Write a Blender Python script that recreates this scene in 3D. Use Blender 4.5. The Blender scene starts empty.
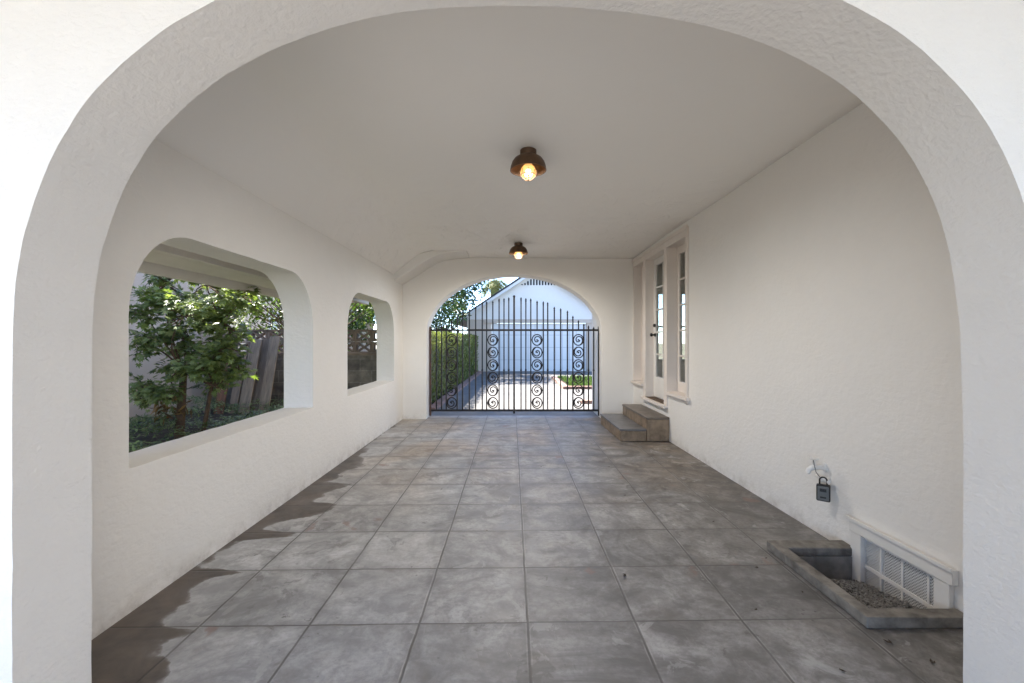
import bpy, bmesh, math, random
from mathutils import Vector, Matrix, noise as mnoise
R = math.radians
random.seed(7)
scene = bpy.context.scene
COL = scene.collection

# ------------------------------------------------------------------ materials
class NT:
    def __init__(s, name):
        s.m = bpy.data.materials.new(name); s.m.use_nodes = True
        s.t = s.m.node_tree; s.n = s.t.nodes; s.l = s.t.links
        s.n.clear()
        s.out = s.n.new('ShaderNodeOutputMaterial')
        s.b = s.n.new('ShaderNodeBsdfPrincipled')
        s.l.new(s.b.outputs[0], s.out.inputs[0])
        s._pos = None
    def pos(s):
        if s._pos is None:
            s._pos = s.n.new('ShaderNodeTexCoord').outputs['Object']
        return s._pos
    def geo(s):
        return s.n.new('ShaderNodeNewGeometry').outputs['Position']
    def setin(s, sock, v):
        if hasattr(v, 'node'): s.l.new(v, sock)
        else: sock.default_value = v
    def noise(s, scale, detail=4, rough=.55, dist=0, vec=None, out='Fac'):
        n = s.n.new('ShaderNodeTexNoise'); s.l.new(vec or s.pos(), n.inputs['Vector'])
        n.inputs['Scale'].default_value = scale; n.inputs['Detail'].default_value = detail
        n.inputs['Roughness'].default_value = rough; n.inputs['Distortion'].default_value = dist
        return n.outputs[out]
    def voro(s, scale, feature='F1', vec=None, out='Distance'):
        n = s.n.new('ShaderNodeTexVoronoi'); n.feature = feature
        s.l.new(vec or s.pos(), n.inputs['Vector']); n.inputs['Scale'].default_value = scale
        return n.outputs[out]
    def ramp(s, fac, stops, interp='LINEAR'):
        n = s.n.new('ShaderNodeValToRGB'); s.l.new(fac, n.inputs[0]); cr = n.color_ramp
        cr.interpolation = interp
        while len(cr.elements) < len(stops): cr.elements.new(.5)
        for e, (p, c) in zip(cr.elements, stops):
            e.position = p
            e.color = (c, c, c, 1) if isinstance(c, (int, float)) else (*c, 1)
        return n.outputs[0]
    def math(s, op, a, b=0, c=0, clamp=False):
        n = s.n.new('ShaderNodeMath'); n.operation = op; n.use_clamp = clamp
        for i, v in enumerate((a, b, c)): s.setin(n.inputs[i], v)
        return n.outputs[0]
    def mix(s, f, a, b, mode='MIX'):
        n = s.n.new('ShaderNodeMix'); n.data_type = 'RGBA'; n.blend_type = mode
        s.setin(n.inputs[0], f)
        for sock, v in ((n.inputs[6], a), (n.inputs[7], b)):
            if isinstance(v, tuple) and len(v) == 3: v = (*v, 1)
            s.setin(sock, v)
        return n.outputs[2]
    def sep(s, v):
        n = s.n.new('ShaderNodeSeparateXYZ'); s.l.new(v, n.inputs[0]); return n.outputs
    def comb(s, x, y, z):
        n = s.n.new('ShaderNodeCombineXYZ')
        for i, v in enumerate((x, y, z)): s.setin(n.inputs[i], v)
        return n.outputs[0]
    def vscale(s, v, sc):
        n = s.n.new('ShaderNodeVectorMath'); n.operation = 'MULTIPLY'
        s.l.new(v, n.inputs[0]); n.inputs[1].default_value = sc; return n.outputs[0]
    def bump(s, h, strength=.3, dist=.01, normal=None):
        n = s.n.new('ShaderNodeBump'); s.l.new(h, n.inputs['Height'])
        n.inputs['Strength'].default_value = strength; n.inputs['Distance'].default_value = dist
        if normal: s.l.new(normal, n.inputs['Normal'])
        s.l.new(n.outputs[0], s.b.inputs['Normal']); return n.outputs[0]
    def base(s, c):
        if isinstance(c, tuple): c = (*c, 1)
        s.setin(s.b.inputs['Base Color'], c)
    def rough(s, r): s.setin(s.b.inputs['Roughness'], r)
    def set(s, **k):
        for a, v in k.items(): s.b.inputs[a.replace('_', ' ')].default_value = v

M = {}
def stucco(key, col, bscale=34, bstr=.35, dist=.012, dirt=True):
    t = NT(key); p = t.geo()
    big = t.noise(.9, 4, .5, vec=p); fine = t.noise(7, 6, .6, vec=p)
    c = t.mix(t.ramp(big, [(.3, 0), (.75, 1)]), tuple(x * .96 for x in col), col)
    c = t.mix(t.ramp(fine, [(.35, .10), (.62, 0)]), c, tuple(x * .86 for x in col))
    if dirt:
        z = t.sep(p)[2]
        d = t.math('MULTIPLY', t.ramp(z, [(0.0, 1), (.10, .15), (.22, 0)]), t.ramp(t.noise(9, 5, .65, vec=p), [(.42, 0), (.7, .6)]))
        c = t.mix(d, c, (.36, .32, .27))
    t.base(c); t.rough(.75); t.set(Specular_IOR_Level=.3)
    sq = t.vscale(p, (1, 1, 1.5))
    h1 = t.noise(bscale, 5, .6, dist=.25, vec=sq)
    h2 = t.ramp(t.noise(bscale * .5, 4, .55, dist=.5, vec=sq), [(.40, 0), (.62, 1)])
    h3 = t.noise(3.0, 3, .5, vec=p)
    h = t.math('ADD', t.math('MULTIPLY', h1, .65), t.math('ADD', t.math('MULTIPLY', h2, .14), t.math('MULTIPLY', h3, 1.2)))
    t.bump(h, bstr, dist)
    M[key] = t.m
stucco('stucco_arch', (.82, .80, .765), 52, .5, .010)
stucco('stucco_wall', (.82, .80, .765), 26, .42, .012)
stucco('stucco_plain', (.82, .80, .765), 40, .18, .008)
stucco('stucco_neighbour', (.56, .45, .35), 40, .3, .01)
stucco('stucco_tan', (.60, .50, .40), 40, .2, .01, dirt=False)
stucco('stucco_garage', (.84, .79, .72), 40, .2, .01, dirt=False)

def ceiling_mat():
    t = NT('ceiling_paint'); p = t.geo()
    big = t.noise(.8, 3, .5, vec=p)
    c = t.mix(big, (.88, .855, .81), (.91, .89, .85))
    t.base(c); t.rough(.5); t.set(Specular_IOR_Level=.35)
    x, y, z = t.sep(p)
    # old patched plaster: rougher towards the far end, around the second lamp
    m = t.ramp(y, [(.0, 0), (1, 1)])
    my = t.n.new('ShaderNodeMapRange'); t.l.new(y, my.inputs[0]); my.inputs[1].default_value = 3.4; my.inputs[2].default_value = 6.2
    h1 = t.noise(5, 5, .55, dist=1.0, vec=p); h2 = t.noise(1.3, 3, .5, vec=p)
    edge = t.ramp(t.noise(2.6, 4, .6, dist=.5, vec=p), [(.5, 0), (.53, 1)])
    h = t.math('ADD', t.math('MULTIPLY', h1, t.math('MULTIPLY_ADD', my.outputs[0], 1.5, .10)),
               t.math('ADD', t.math('MULTIPLY', h2, 1.3), t.math('MULTIPLY', edge, t.math('MULTIPLY', my.outputs[0], .5))))
    t.bump(h, .75, .022)
    M['ceiling'] = t.m
ceiling_mat()

def floor_mat():
    t = NT('concrete_tile'); p = t.geo(); x, y, z = t.sep(p)
    wob = t.noise(6, 3, .5, vec=p)
    xs = t.math('MULTIPLY_ADD', wob, .010, x)
    ys = t.math('MULTIPLY_ADD', wob, .010, t.math('MULTIPLY_ADD', x, -.02, y))
    u = t.math('MULTIPLY', t.math('SUBTRACT', xs, .077), 2.0)
    v = t.math('MULTIPLY', t.math('SUBTRACT', ys, 2.062), 2.0)
    fu = t.math('FRACT', t.math('ADD', u, 40)); fv = t.math('FRACT', t.math('ADD', v, 40))
    du = t.math('MINIMUM', fu, t.math('SUBTRACT', 1, fu)); dv = t.math('MINIMUM', fv, t.math('SUBTRACT', 1, fv))
    d = t.math('MINIMUM', du, dv)                      # 0 at a joint, .5 at a tile's centre
    iu = t.math('FLOOR', t.math('ADD', u, 40)); iv = t.math('FLOOR', t.math('ADD', v, 40))
    wn = t.n.new('ShaderNodeTexWhiteNoise'); wn.noise_dimensions = '2D'; t.l.new(t.comb(iu, iv, 0), wn.inputs['Vector'])
    rnd = wn.outputs['Value']; rc = wn.outputs['Color']
    # each tile gets its own piece of the stain field
    ofs = t.n.new('ShaderNodeVectorMath'); ofs.operation = 'MULTIPLY_ADD'
    t.l.new(rc, ofs.inputs[0]); ofs.inputs[1].default_value = (7, 7, 7); t.l.new(p, ofs.inputs[2]); q = ofs.outputs[0]
    s1 = t.noise(2.6, 7, .62, dist=.7, vec=q); s2 = t.noise(8, 8, .68, dist=.4, vec=q); s0 = t.noise(.55, 3, .5, vec=p)
    s3 = t.noise(1.1, 6, .6, dist=1.5, vec=p)
    mx = t.n.new('ShaderNodeMapRange'); t.l.new(x, mx.inputs[0]); mx.inputs[1].default_value = -.9; mx.inputs[2].default_value = 1.6
    warm = t.math('ADD', mx.outputs[0], t.math('MULTIPLY_ADD', s0, .9, -.45), clamp=True)
    light = t.mix(warm, (.53, .535, .545), (.30, .29, .278))
    mid = t.mix(warm, (.41, .415, .424), (.20, .192, .183))
    dark = t.mix(warm, (.24, .242, .246), (.088, .081, .074))
    sw = t.noise(1.5, 8, .66, dist=2.2, vec=p)
    c = t.mix(t.ramp(s1, [(.34, 1), (.60, 0)]), light, mid)
    c = t.mix(t.ramp(sw, [(.36, .95), (.50, .25), (.60, 0)]), c, dark)
    c = t.mix(t.ramp(s2, [(.38, .75), (.58, 0)]), c, dark)
    c = t.mix(t.ramp(s3, [(.54, 0), (.72, .6)]), c, t.mix(warm, (.52, .52, .52), (.38, .365, .345)))
    c = t.mix(t.ramp(t.noise(2.3, 6, .62, dist=1.2, vec=p), [(.57, 0), (.72, .5)]), c, (.19, .165, .14))
    c = t.mix(t.ramp(t.noise(38, 4, .7, vec=p), [(.38, .35), (.55, 0)]), c, dark)
    bz = t.math('MULTIPLY', t.ramp(t.noise(.75, 4, .55, dist=.6, vec=p), [(.42, 0), (.62, 1)]), t.ramp(t.math('MULTIPLY', y, .14), [(.42, .08), (.75, 1)]))
    c = t.mix(bz, c, t.mix(1.0, c, (.98, .84, .70), 'MULTIPLY'))
    br = t.math('MULTIPLY_ADD', rnd, .24, .88)
    c = t.mix(1.0, c, t.comb(br, br, br), 'MULTIPLY')
    # worn darker rim round each tile, uneven
    c = t.mix(t.math('MULTIPLY', t.ramp(d, [(.012, .5), (.11, 0)]), t.noise(4, 4, vec=p)), c, (.10, .094, .088))
    # dried-out tide lines and spots
    e = t.voro(3.2, 'DISTANCE_TO_EDGE', vec=t.mix(.25, p, t.noise(3, 6, vec=p, out='Color')))
    tl = t.math('MULTIPLY', t.ramp(e, [(.0, 1), (.02, 0)]), t.math('MULTIPLY', t.ramp(t.noise(1.6, 2, vec=p), [(.55, 0), (.66, .45)]), t.ramp(t.noise(25, 4, vec=p), [(.42, 0), (.58, 1)])))
    c = t.mix(tl, c, (.09, .083, .077))
    spn = t.noise(13, 6, .7, dist=.6, vec=p)
    sp = t.math('MULTIPLY', t.ramp(spn, [(.60, 0), (.66, 1)]), t.ramp(t.noise(1.2, 3, vec=p), [(.50, 0), (.62, .75)]))
    c = t.mix(sp, c, (.10, .092, .085))
    st_ = t.noise(4.6, 9, .62, dist=.5, vec=p); st_m = t.ramp(t.noise(.9, 3, vec=p), [(.46, 0), (.56, .8)])
    c = t.mix(t.math('MULTIPLY', t.ramp(st_, [(.575, 0), (.595, 1), (.66, .55)]), st_m), c, t.mix(.45, c, (.07, .064, .058)))
    pale = t.math('MULTIPLY', t.ramp(t.noise(5.2, 9, .64, dist=.8, vec=q), [(.59, 0), (.615, 1)]), t.ramp(t.noise(1.3, 3, vec=q), [(.48, 0), (.60, .30)]))
    c = t.mix(pale, c, (.50, .50, .495))
    red = t.math('MULTIPLY', t.ramp(t.noise(2.1, 5, .55, dist=.3, vec=q), [(.66, 0), (.69, .6)]), t.ramp(y, [(0, 1), (1, 1)]))
    c = t.mix(red, c, (.22, .135, .11))
    sv = t.vscale(p, (14, 1.2, 1)); scr_ = t.math('MULTIPLY', t.ramp(t.noise(2.2, 5, .6, dist=1.6, vec=sv), [(.64, 0), (.70, .45)]), t.ramp(t.noise(1.4, 3, vec=p), [(.5, 0), (.62, 1)]))
    c = t.mix(scr_, c, (.46, .455, .45))
    sg = t.math('MULTIPLY', t.ramp(t.voro(15, vec=p), [(.06, 1), (.12, 0)]), t.ramp(t.noise(2.2, 2, vec=p), [(.56, 0), (.66, .8)]))
    c = t.mix(sg, c, (.06, .055, .05))
    # joints
    j = t.ramp(d, [(.005, 1), (.0115, 0)])
    lw_ = t.math('MULTIPLY', t.ramp(du, [(.009, 0), (.014, 1), (.018, 1), (.026, 0)]), t.ramp(t.noise(5, 4, vec=p), [(.42, 0), (.62, .38)]))
    c = t.mix(lw_, c, (.52, .51, .50))
    jl = t.ramp(du, [(.0065, 1), (.0125, 0)]); j = t.math('MAXIMUM', j, jl)
    c = t.mix(t.math('MULTIPLY', j, t.math('MULTIPLY_ADD', t.noise(3, 4, vec=p), 1.5, .08, clamp=True)), c, (.095, .09, .085))
    # damp band along the left wall; its tide mark is scalloped tile by tile
    fc = t.n.new('ShaderNodeFloatCurve')
    ym = t.n.new('ShaderNodeMapRange'); t.l.new(y, ym.inputs[0]); ym.inputs[1].default_value = 1.4; ym.inputs[2].default_value = 7.4
    t.l.new(ym.outputs[0], fc.inputs['Value'])
    pts = [(1.4, -1.33), (1.72, -1.36), (1.93, -1.50), (1.99, -1.40), (2.045, -1.62), (2.25, -1.645), (2.44, -1.69), (2.50, -1.56),
           (2.56, -1.78), (2.90, -1.785), (2.98, -1.50), (3.05, -1.53), (3.10, -1.70), (3.36, -1.46), (3.55, -1.43), (3.62, -1.60), (3.88, -1.57),
           (4.05, -1.50), (4.12, -1.68), (4.45, -1.66), (4.6, -1.6), (4.97, -1.66), (5.4, -1.76), (5.9, -1.80), (7.4, -1.84)]
    cm = fc.mapping; cv = cm.curves[0]
    while len(cv.points) < len(pts): cv.points.new(.5, .5)
    for cp, (yy, xx) in zip(cv.points, pts):
        cp.location = ((yy - 1.4) / 6.0, (xx + 2) / 1.0); cp.handle_type = 'AUTO_CLAMPED'
    cm.update()
    edge = t.math('SUBTRACT', fc.outputs[0], 2.0)
    nz = t.math('ADD', t.math('MULTIPLY_ADD', t.noise(16, 6, .65, vec=p), .07, -.035), t.math('MULTIPLY_ADD', t.noise(3.7, 4, .55, vec=p), .40, -.20))
    damp = t.math('SUBTRACT', t.math('ADD', edge, nz), x)
    dm = t.ramp(t.math('MULTIPLY_ADD', damp, t.math('MULTIPLY_ADD', t.noise(2.7, 3, vec=p), 26, -5), .5), [(.40, 0), (.47, .55), (.62, .92), (.9, 1)])
    rim = t.ramp(t.math('MULTIPLY_ADD', damp, 12, .5), [(.30, 0), (.46, .28), (.5, 0)])
    c = t.mix(rim, c, (.33, .31, .29))
    wet = t.mix(t.ramp(t.noise(3.5, 7, .65, dist=1.0, vec=p), [(.32, 0), (.7, 1)]), (.052, .046, .042), (.135, .108, .088))
    wet = t.mix(t.math('MULTIPLY', j, .7), wet, (.035, .032, .03))
    c = t.mix(dm, c, wet)
    t.base(c)
    r = t.math('MULTIPLY_ADD', s1, .34, .27); r = t.math('MULTIPLY_ADD', t.ramp(s2, [(.4, 0), (.65, 1)]), .12, r)
    t.rough(t.math('MULTIPLY_ADD', dm, -.08, r)); t.set(Specular_IOR_Level=.42)
    h = t.math('ADD', t.ramp(d, [(.002, .45), (.018, 1)]), t.math('ADD', t.math('MULTIPLY', s2, .18), t.math('MULTIPLY', t.noise(60, 3, vec=p), .06)))
    h = t.math('ADD', h, t.math('MULTIPLY', t.noise(1.5, 2, vec=p), .9))
    t.bump(h, .35, .006)
    M['floor'] = t.m
floor_mat()

def simple(key, c1, c2=None, scale=6, rough=.6, bstr=.15, bscale=40, metallic=0, spec=.5, lo=.35, hi=.68):
    t = NT(key); n = t.noise(scale, 6, .6, dist=.3)
    t.base(t.mix(t.ramp(n, [(lo, 0), (hi, 1)]), c1, c2 or tuple(x * .7 for x in c1)))
    t.rough(t.math('MULTIPLY_ADD', t.noise(scale * 2, 3), .2, rough - .1)); t.set(Metallic=metallic, Specular_IOR_Level=spec)
    if bstr: t.bump(t.noise(bscale, 5, .6), bstr, .006)
    M[key] = t.m; return t
simple('curb', (.25, .232, .205), (.095, .084, .072), 11, .8, .5, 45)
simple('step_side', (.29, .215, .145), (.14, .10, .066), 9, .5, .3, 40)
simple('step_top', (.18, .152, .125), (.115, .098, .083), 5, .42, .25, 40)
simple('step_low_top', (.17, .166, .168), (.11, .108, .109), 4, .42, .25, 40)
simple('pit_wall', (.26, .25, .235), (.13, .122, .113), 7, .9, .5, 40)
simple('trim', (.77, .71, .655), (.73, .67, .615), 3, .45, .06, 30)
simple('trim_white', (.78, .76, .73), (.72, .70, .66), 5, .45, .08, 40)
simple('paint_white', (.80, .79, .77), (.70, .68, .64), 18, .4, .2, 60)
simple('iron', (.010, .0095, .0095), (.018, .014, .012), 14, .5, .15, 80, spec=.35)
simple('iron_rust', (.10, .045, .025), (.03, .02, .018), 14, .7, .2, 80)
simple('bronze', (.145, .080, .042), (.07, .042, .025), 10, .45, .1, 40, metallic=.45)
simple('black_plastic', (.012, .012, .013), (.02, .02, .02), 8, .4, .1, 60)
simple('grey_plastic', (.14, .147, .147), (.11, .117, .117), 8, .35, .05, 60)
simple('black_hardware', (.012, .011, .010), (.02, .018, .016), 8, .35, 0)
simple('front_concrete', (.42, .395, .365), (.34, .32, .295), 1.4, .85, .3, 30)
simple('drive', (.15, .141, .134), (.108, .103, .099), 1.4, .85, .3, 30)
simple('apron', (.22, .215, .21), (.165, .16, .157), 2.2, .8, .3, 30)
simple('soil', (.075, .055, .04), (.04, .03, .022), 5, .95, .5, 30)
simple('ground', (.16, .13, .095), (.09, .095, .05), .5, .95, .4, 10)
simple('brick_red', (.30, .185, .15), (.22, .13, .105), 5, .85, .4, 30)
simple('screen_block', (.28, .21, .155), (.18, .135, .10), 6, .9, .5, 50)
simple('bark', (.12, .075, .045), (.05, .034, .024), 14, .9, .7, 30)
simple('bark_warm', (.16, .092, .05), (.07, .045, .03), 14, .9, .7, 30)
simple('palm_trunk', (.22, .16, .11), (.12, .085, .06), 12, .9, .7, 20)
simple('roof_dark', (.035, .034, .036), (.05, .048, .048), 3, .85, .4, 20)
simple('roof_tile', (.09, .075, .065), (.14, .11, .09), 2, .85, .4, 20)
simple('white_wood', (.78, .77, .75), (.70, .69, .67), 3, .55, .1, 30)
simple('eave_paint', (.74, .70, .66), (.68, .64, .60), 3, .6, .1, 30)
simple('gravel', (.26, .25, .24), (.08, .077, .073), 60, .9, .3, 60)
simple('dry_leaf', (.06, .04, .025), (.03, .022, .016), 30, .8, .2, 60)
simple('beige_house', (.66, .58, .48), (.60, .52, .43), 2, .8, .1, 30)
for k, (a, b) in dict(plank_red=((.26, .125, .07), (.14, .07, .045)), plank_tan=((.36, .26, .18), (.21, .155, .11)),
                      plank_grey=((.38, .30, .225), (.20, .16, .12)), plank_dark=((.25, .19, .14), (.13, .10, .075))).items():
    t = NT(k); v = t.vscale(t.pos(), (9, 9, .9)); n = t.noise(3.2, 7, .65, dist=.8, vec=v)
    c = t.mix(t.ramp(n, [(.35, 0), (.65, 1)]), a, b); t.base(c); t.rough(.9); t.bump(n, .5, .006); M[k] = t.m

def block_mat():
    t = NT('concrete_block'); x, y, z = t.sep(t.geo())
    br = t.n.new('ShaderNodeTexBrick'); t.l.new(t.comb(x, z, 0), br.inputs['Vector'])
    br.inputs['Scale'].default_value = 1; br.inputs['Brick Width'].default_value = .4; br.inputs['Row Height'].default_value = .2
    br.inputs['Mortar Size'].default_value = .006; br.inputs['Mortar Smooth'].default_value = .2
    br.inputs['Color1'].default_value = (.27, .225, .175, 1); br.inputs['Color2'].default_value = (.19, .16, .125, 1); br.inputs['Mortar'].default_value = (.36, .31, .25, 1)
    n = t.noise(5, 7, .65, vec=t.geo())
    c = t.mix(t.ramp(n, [(.35, .75), (.65, 0)]), br.outputs['Color'], (.07, .06, .052)); t.base(c); t.rough(.92)
    h = t.math('ADD', t.math('MULTIPLY', br.outputs['Fac'], -1.0), t.math('MULTIPLY', t.noise(50, 4, vec=t.geo()), .6)); t.bump(h, .5, .008)
    M['block'] = t.m
block_mat()

def leaf_mat(key, dark, mid, light, trans=.25, rough=.42):
    t = NT(key); 
    at = t.n.new('ShaderNodeAttribute'); at.attribute_name = 'tint'
    f = t.math('MULTIPLY_ADD', t.noise(2.2, 3, vec=t.geo()), .35, t.math('MULTIPLY_ADD', at.outputs['Fac'], .9, -.12), clamp=True)
    c = t.ramp(f, [(.05, dark), (.5, mid), (.95, light)]); t.base(c); t.rough(rough); t.set(Specular_IOR_Level=.45)
    tr = t.n.new('ShaderNodeBsdfTranslucent'); t.l.new(t.mix(1.0, c, (1.0, 1.15, .5), 'MULTIPLY'), tr.inputs[0])
    mx = t.n.new('ShaderNodeMixShader'); mx.inputs[0].default_value = trans
    t.l.new(t.b.outputs[0], mx.inputs[1]); t.l.new(tr.outputs[0], mx.inputs[2]); t.l.new(mx.outputs[0], t.out.inputs[0])
    M[key] = t.m
leaf_mat('leaf_aralia', (.07, .095, .028), (.18, .23, .07), (.34, .38, .16), .38, .34)
leaf_mat('leaf_ivy', (.06, .09, .03), (.155, .21, .066), (.28, .33, .13), .15, .4)
leaf_mat('leaf_bright', (.045, .075, .018), (.10, .155, .03), (.22, .27, .06), .35)
leaf_mat('leaf_tree', (.028, .050, .016), (.062, .105, .028), (.13, .18, .05), .3)
leaf_mat('leaf_hedge', (.065, .070, .018), (.15, .17, .04), (.29, .30, .09), .3)
leaf_mat('leaf_palm', (.07, .09, .03), (.17, .19, .06), (.34, .32, .13), .3)
leaf_mat('leaf_grass', (.04, .07, .02), (.08, .14, .03), (.13, .2, .05), .3)
leaf_mat('leaf_dry', (.10, .055, .02), (.20, .11, .04), (.33, .19, .07), .3)
simple('hedge_core', (.022, .026, .010), (.012, .014, .007), 8, .95, .3, 20)

def glass_mat():
    t = NT('window_glass')
    t.base((.02, .02, .02)); t.rough(.02); t.set(Specular_IOR_Level=.5, Metallic=0)
    gl = t.n.new('ShaderNodeBsdfGlossy'); gl.inputs['Roughness'].default_value = .02
    lw = t.n.new('ShaderNodeLayerWeight'); lw.inputs[0].default_value = .5
    fr = t.math('MULTIPLY_ADD', t.math('POWER', lw.outputs['Facing'], 5), .95, .045)
    tr = t.n.new('ShaderNodeBsdfTransparent'); tr.inputs[0].default_value = (.88, .90, .88, 1); mx = t.n.new('ShaderNodeMixShader')
    t.l.new(fr, mx.inputs[0]); t.l.new(tr.outputs[0], mx.inputs[1]); t.l.new(gl.outputs[0], mx.inputs[2]); t.l.new(mx.outputs[0], t.out.inputs[0])
    M['glass'] = t.m
    t = NT('bulb_glass'); t.base((.05, .03, .015)); t.rough(.1)
    lw = t.n.new('ShaderNodeLayerWeight'); lw.inputs[0].default_value = .35
    t.l.new(t.ramp(lw.outputs['Facing'], [(.0, (1, .62, .24)), (.6, (1, .45, .11)), (1, (.75, .25, .04))]), t.b.inputs['Emission Color']); t.b.inputs['Emission Strength'].default_value = .24
    tr = t.n.new('ShaderNodeBsdfTransparent'); tr.inputs[0].default_value = (1, .92, .78, 1); mx = t.n.new('ShaderNodeMixShader'); mx.inputs[0].default_value = .45
    t.l.new(t.b.outputs[0], mx.inputs[1]); t.l.new(tr.outputs[0], mx.inputs[2]); t.l.new(mx.outputs[0], t.out.inputs[0])
    M['bulb'] = t.m
    t = NT('filament_glow'); t.base((1, .8, .5)); t.b.inputs['Emission Color'].default_value = (1, .72, .36, 1); t.b.inputs['Emission Strength'].default_value = 2.5
    M['filament'] = t.m
glass_mat()

def screen_mat():
    t = NT('perforated_metal'); x, y, z = t.sep(t.pos())
    a = t.math('MULTIPLY', t.math('ADD', y, z), 64.0); b = t.math('MULTIPLY', t.math('SUBTRACT', y, z), 64.0)
    fa = t.math('ABSOLUTE', t.math('SUBTRACT', t.math('FRACT', t.math('ADD', a, 100)), .5))
    fb = t.math('ABSOLUTE', t.math('SUBTRACT', t.math('FRACT', t.math('ADD', b, 100)), .5))
    hole = t.math('LESS_THAN', t.math('MAXIMUM', fa, fb), .31)
    t.base((.70, .69, .67)); t.rough(.5)
    tr = t.n.new('ShaderNodeBsdfTransparent'); mx = t.n.new('ShaderNodeMixShader'); t.l.new(hole, mx.inputs[0])
    t.l.new(t.b.outputs[0], mx.inputs[1]); t.l.new(tr.outputs[0], mx.inputs[2]); t.l.new(mx.outputs[0], t.out.inputs[0])
    M['perforated'] = t.m
screen_mat()

def garage_door_mat():
    t = NT('garage_door_paint'); x, y, z = t.sep(t.geo())
    f = t.math('FRACT', t.math('MULTIPLY', t.math('ADD', x, 20), 1 / .30)); g = t.math('FRACT', t.math('MULTIPLY', t.math('ADD', z, 20.02), 1 / .54))
    d = t.math('MINIMUM', t.math('MINIMUM', f, t.math('SUBTRACT', 1, f)), t.math('MULTIPLY', t.math('MINIMUM', g, t.math('SUBTRACT', 1, g)), 1.8))
    t.base(t.mix(t.ramp(d, [(.02, 1), (.06, 0)]), (.82, .80, .76), (.60, .585, .56))); t.rough(.5)
    t.bump(t.ramp(d, [(.01, 0), (.06, 1)]), .5, .01); M['garage_door'] = t.m
garage_door_mat()

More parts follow.
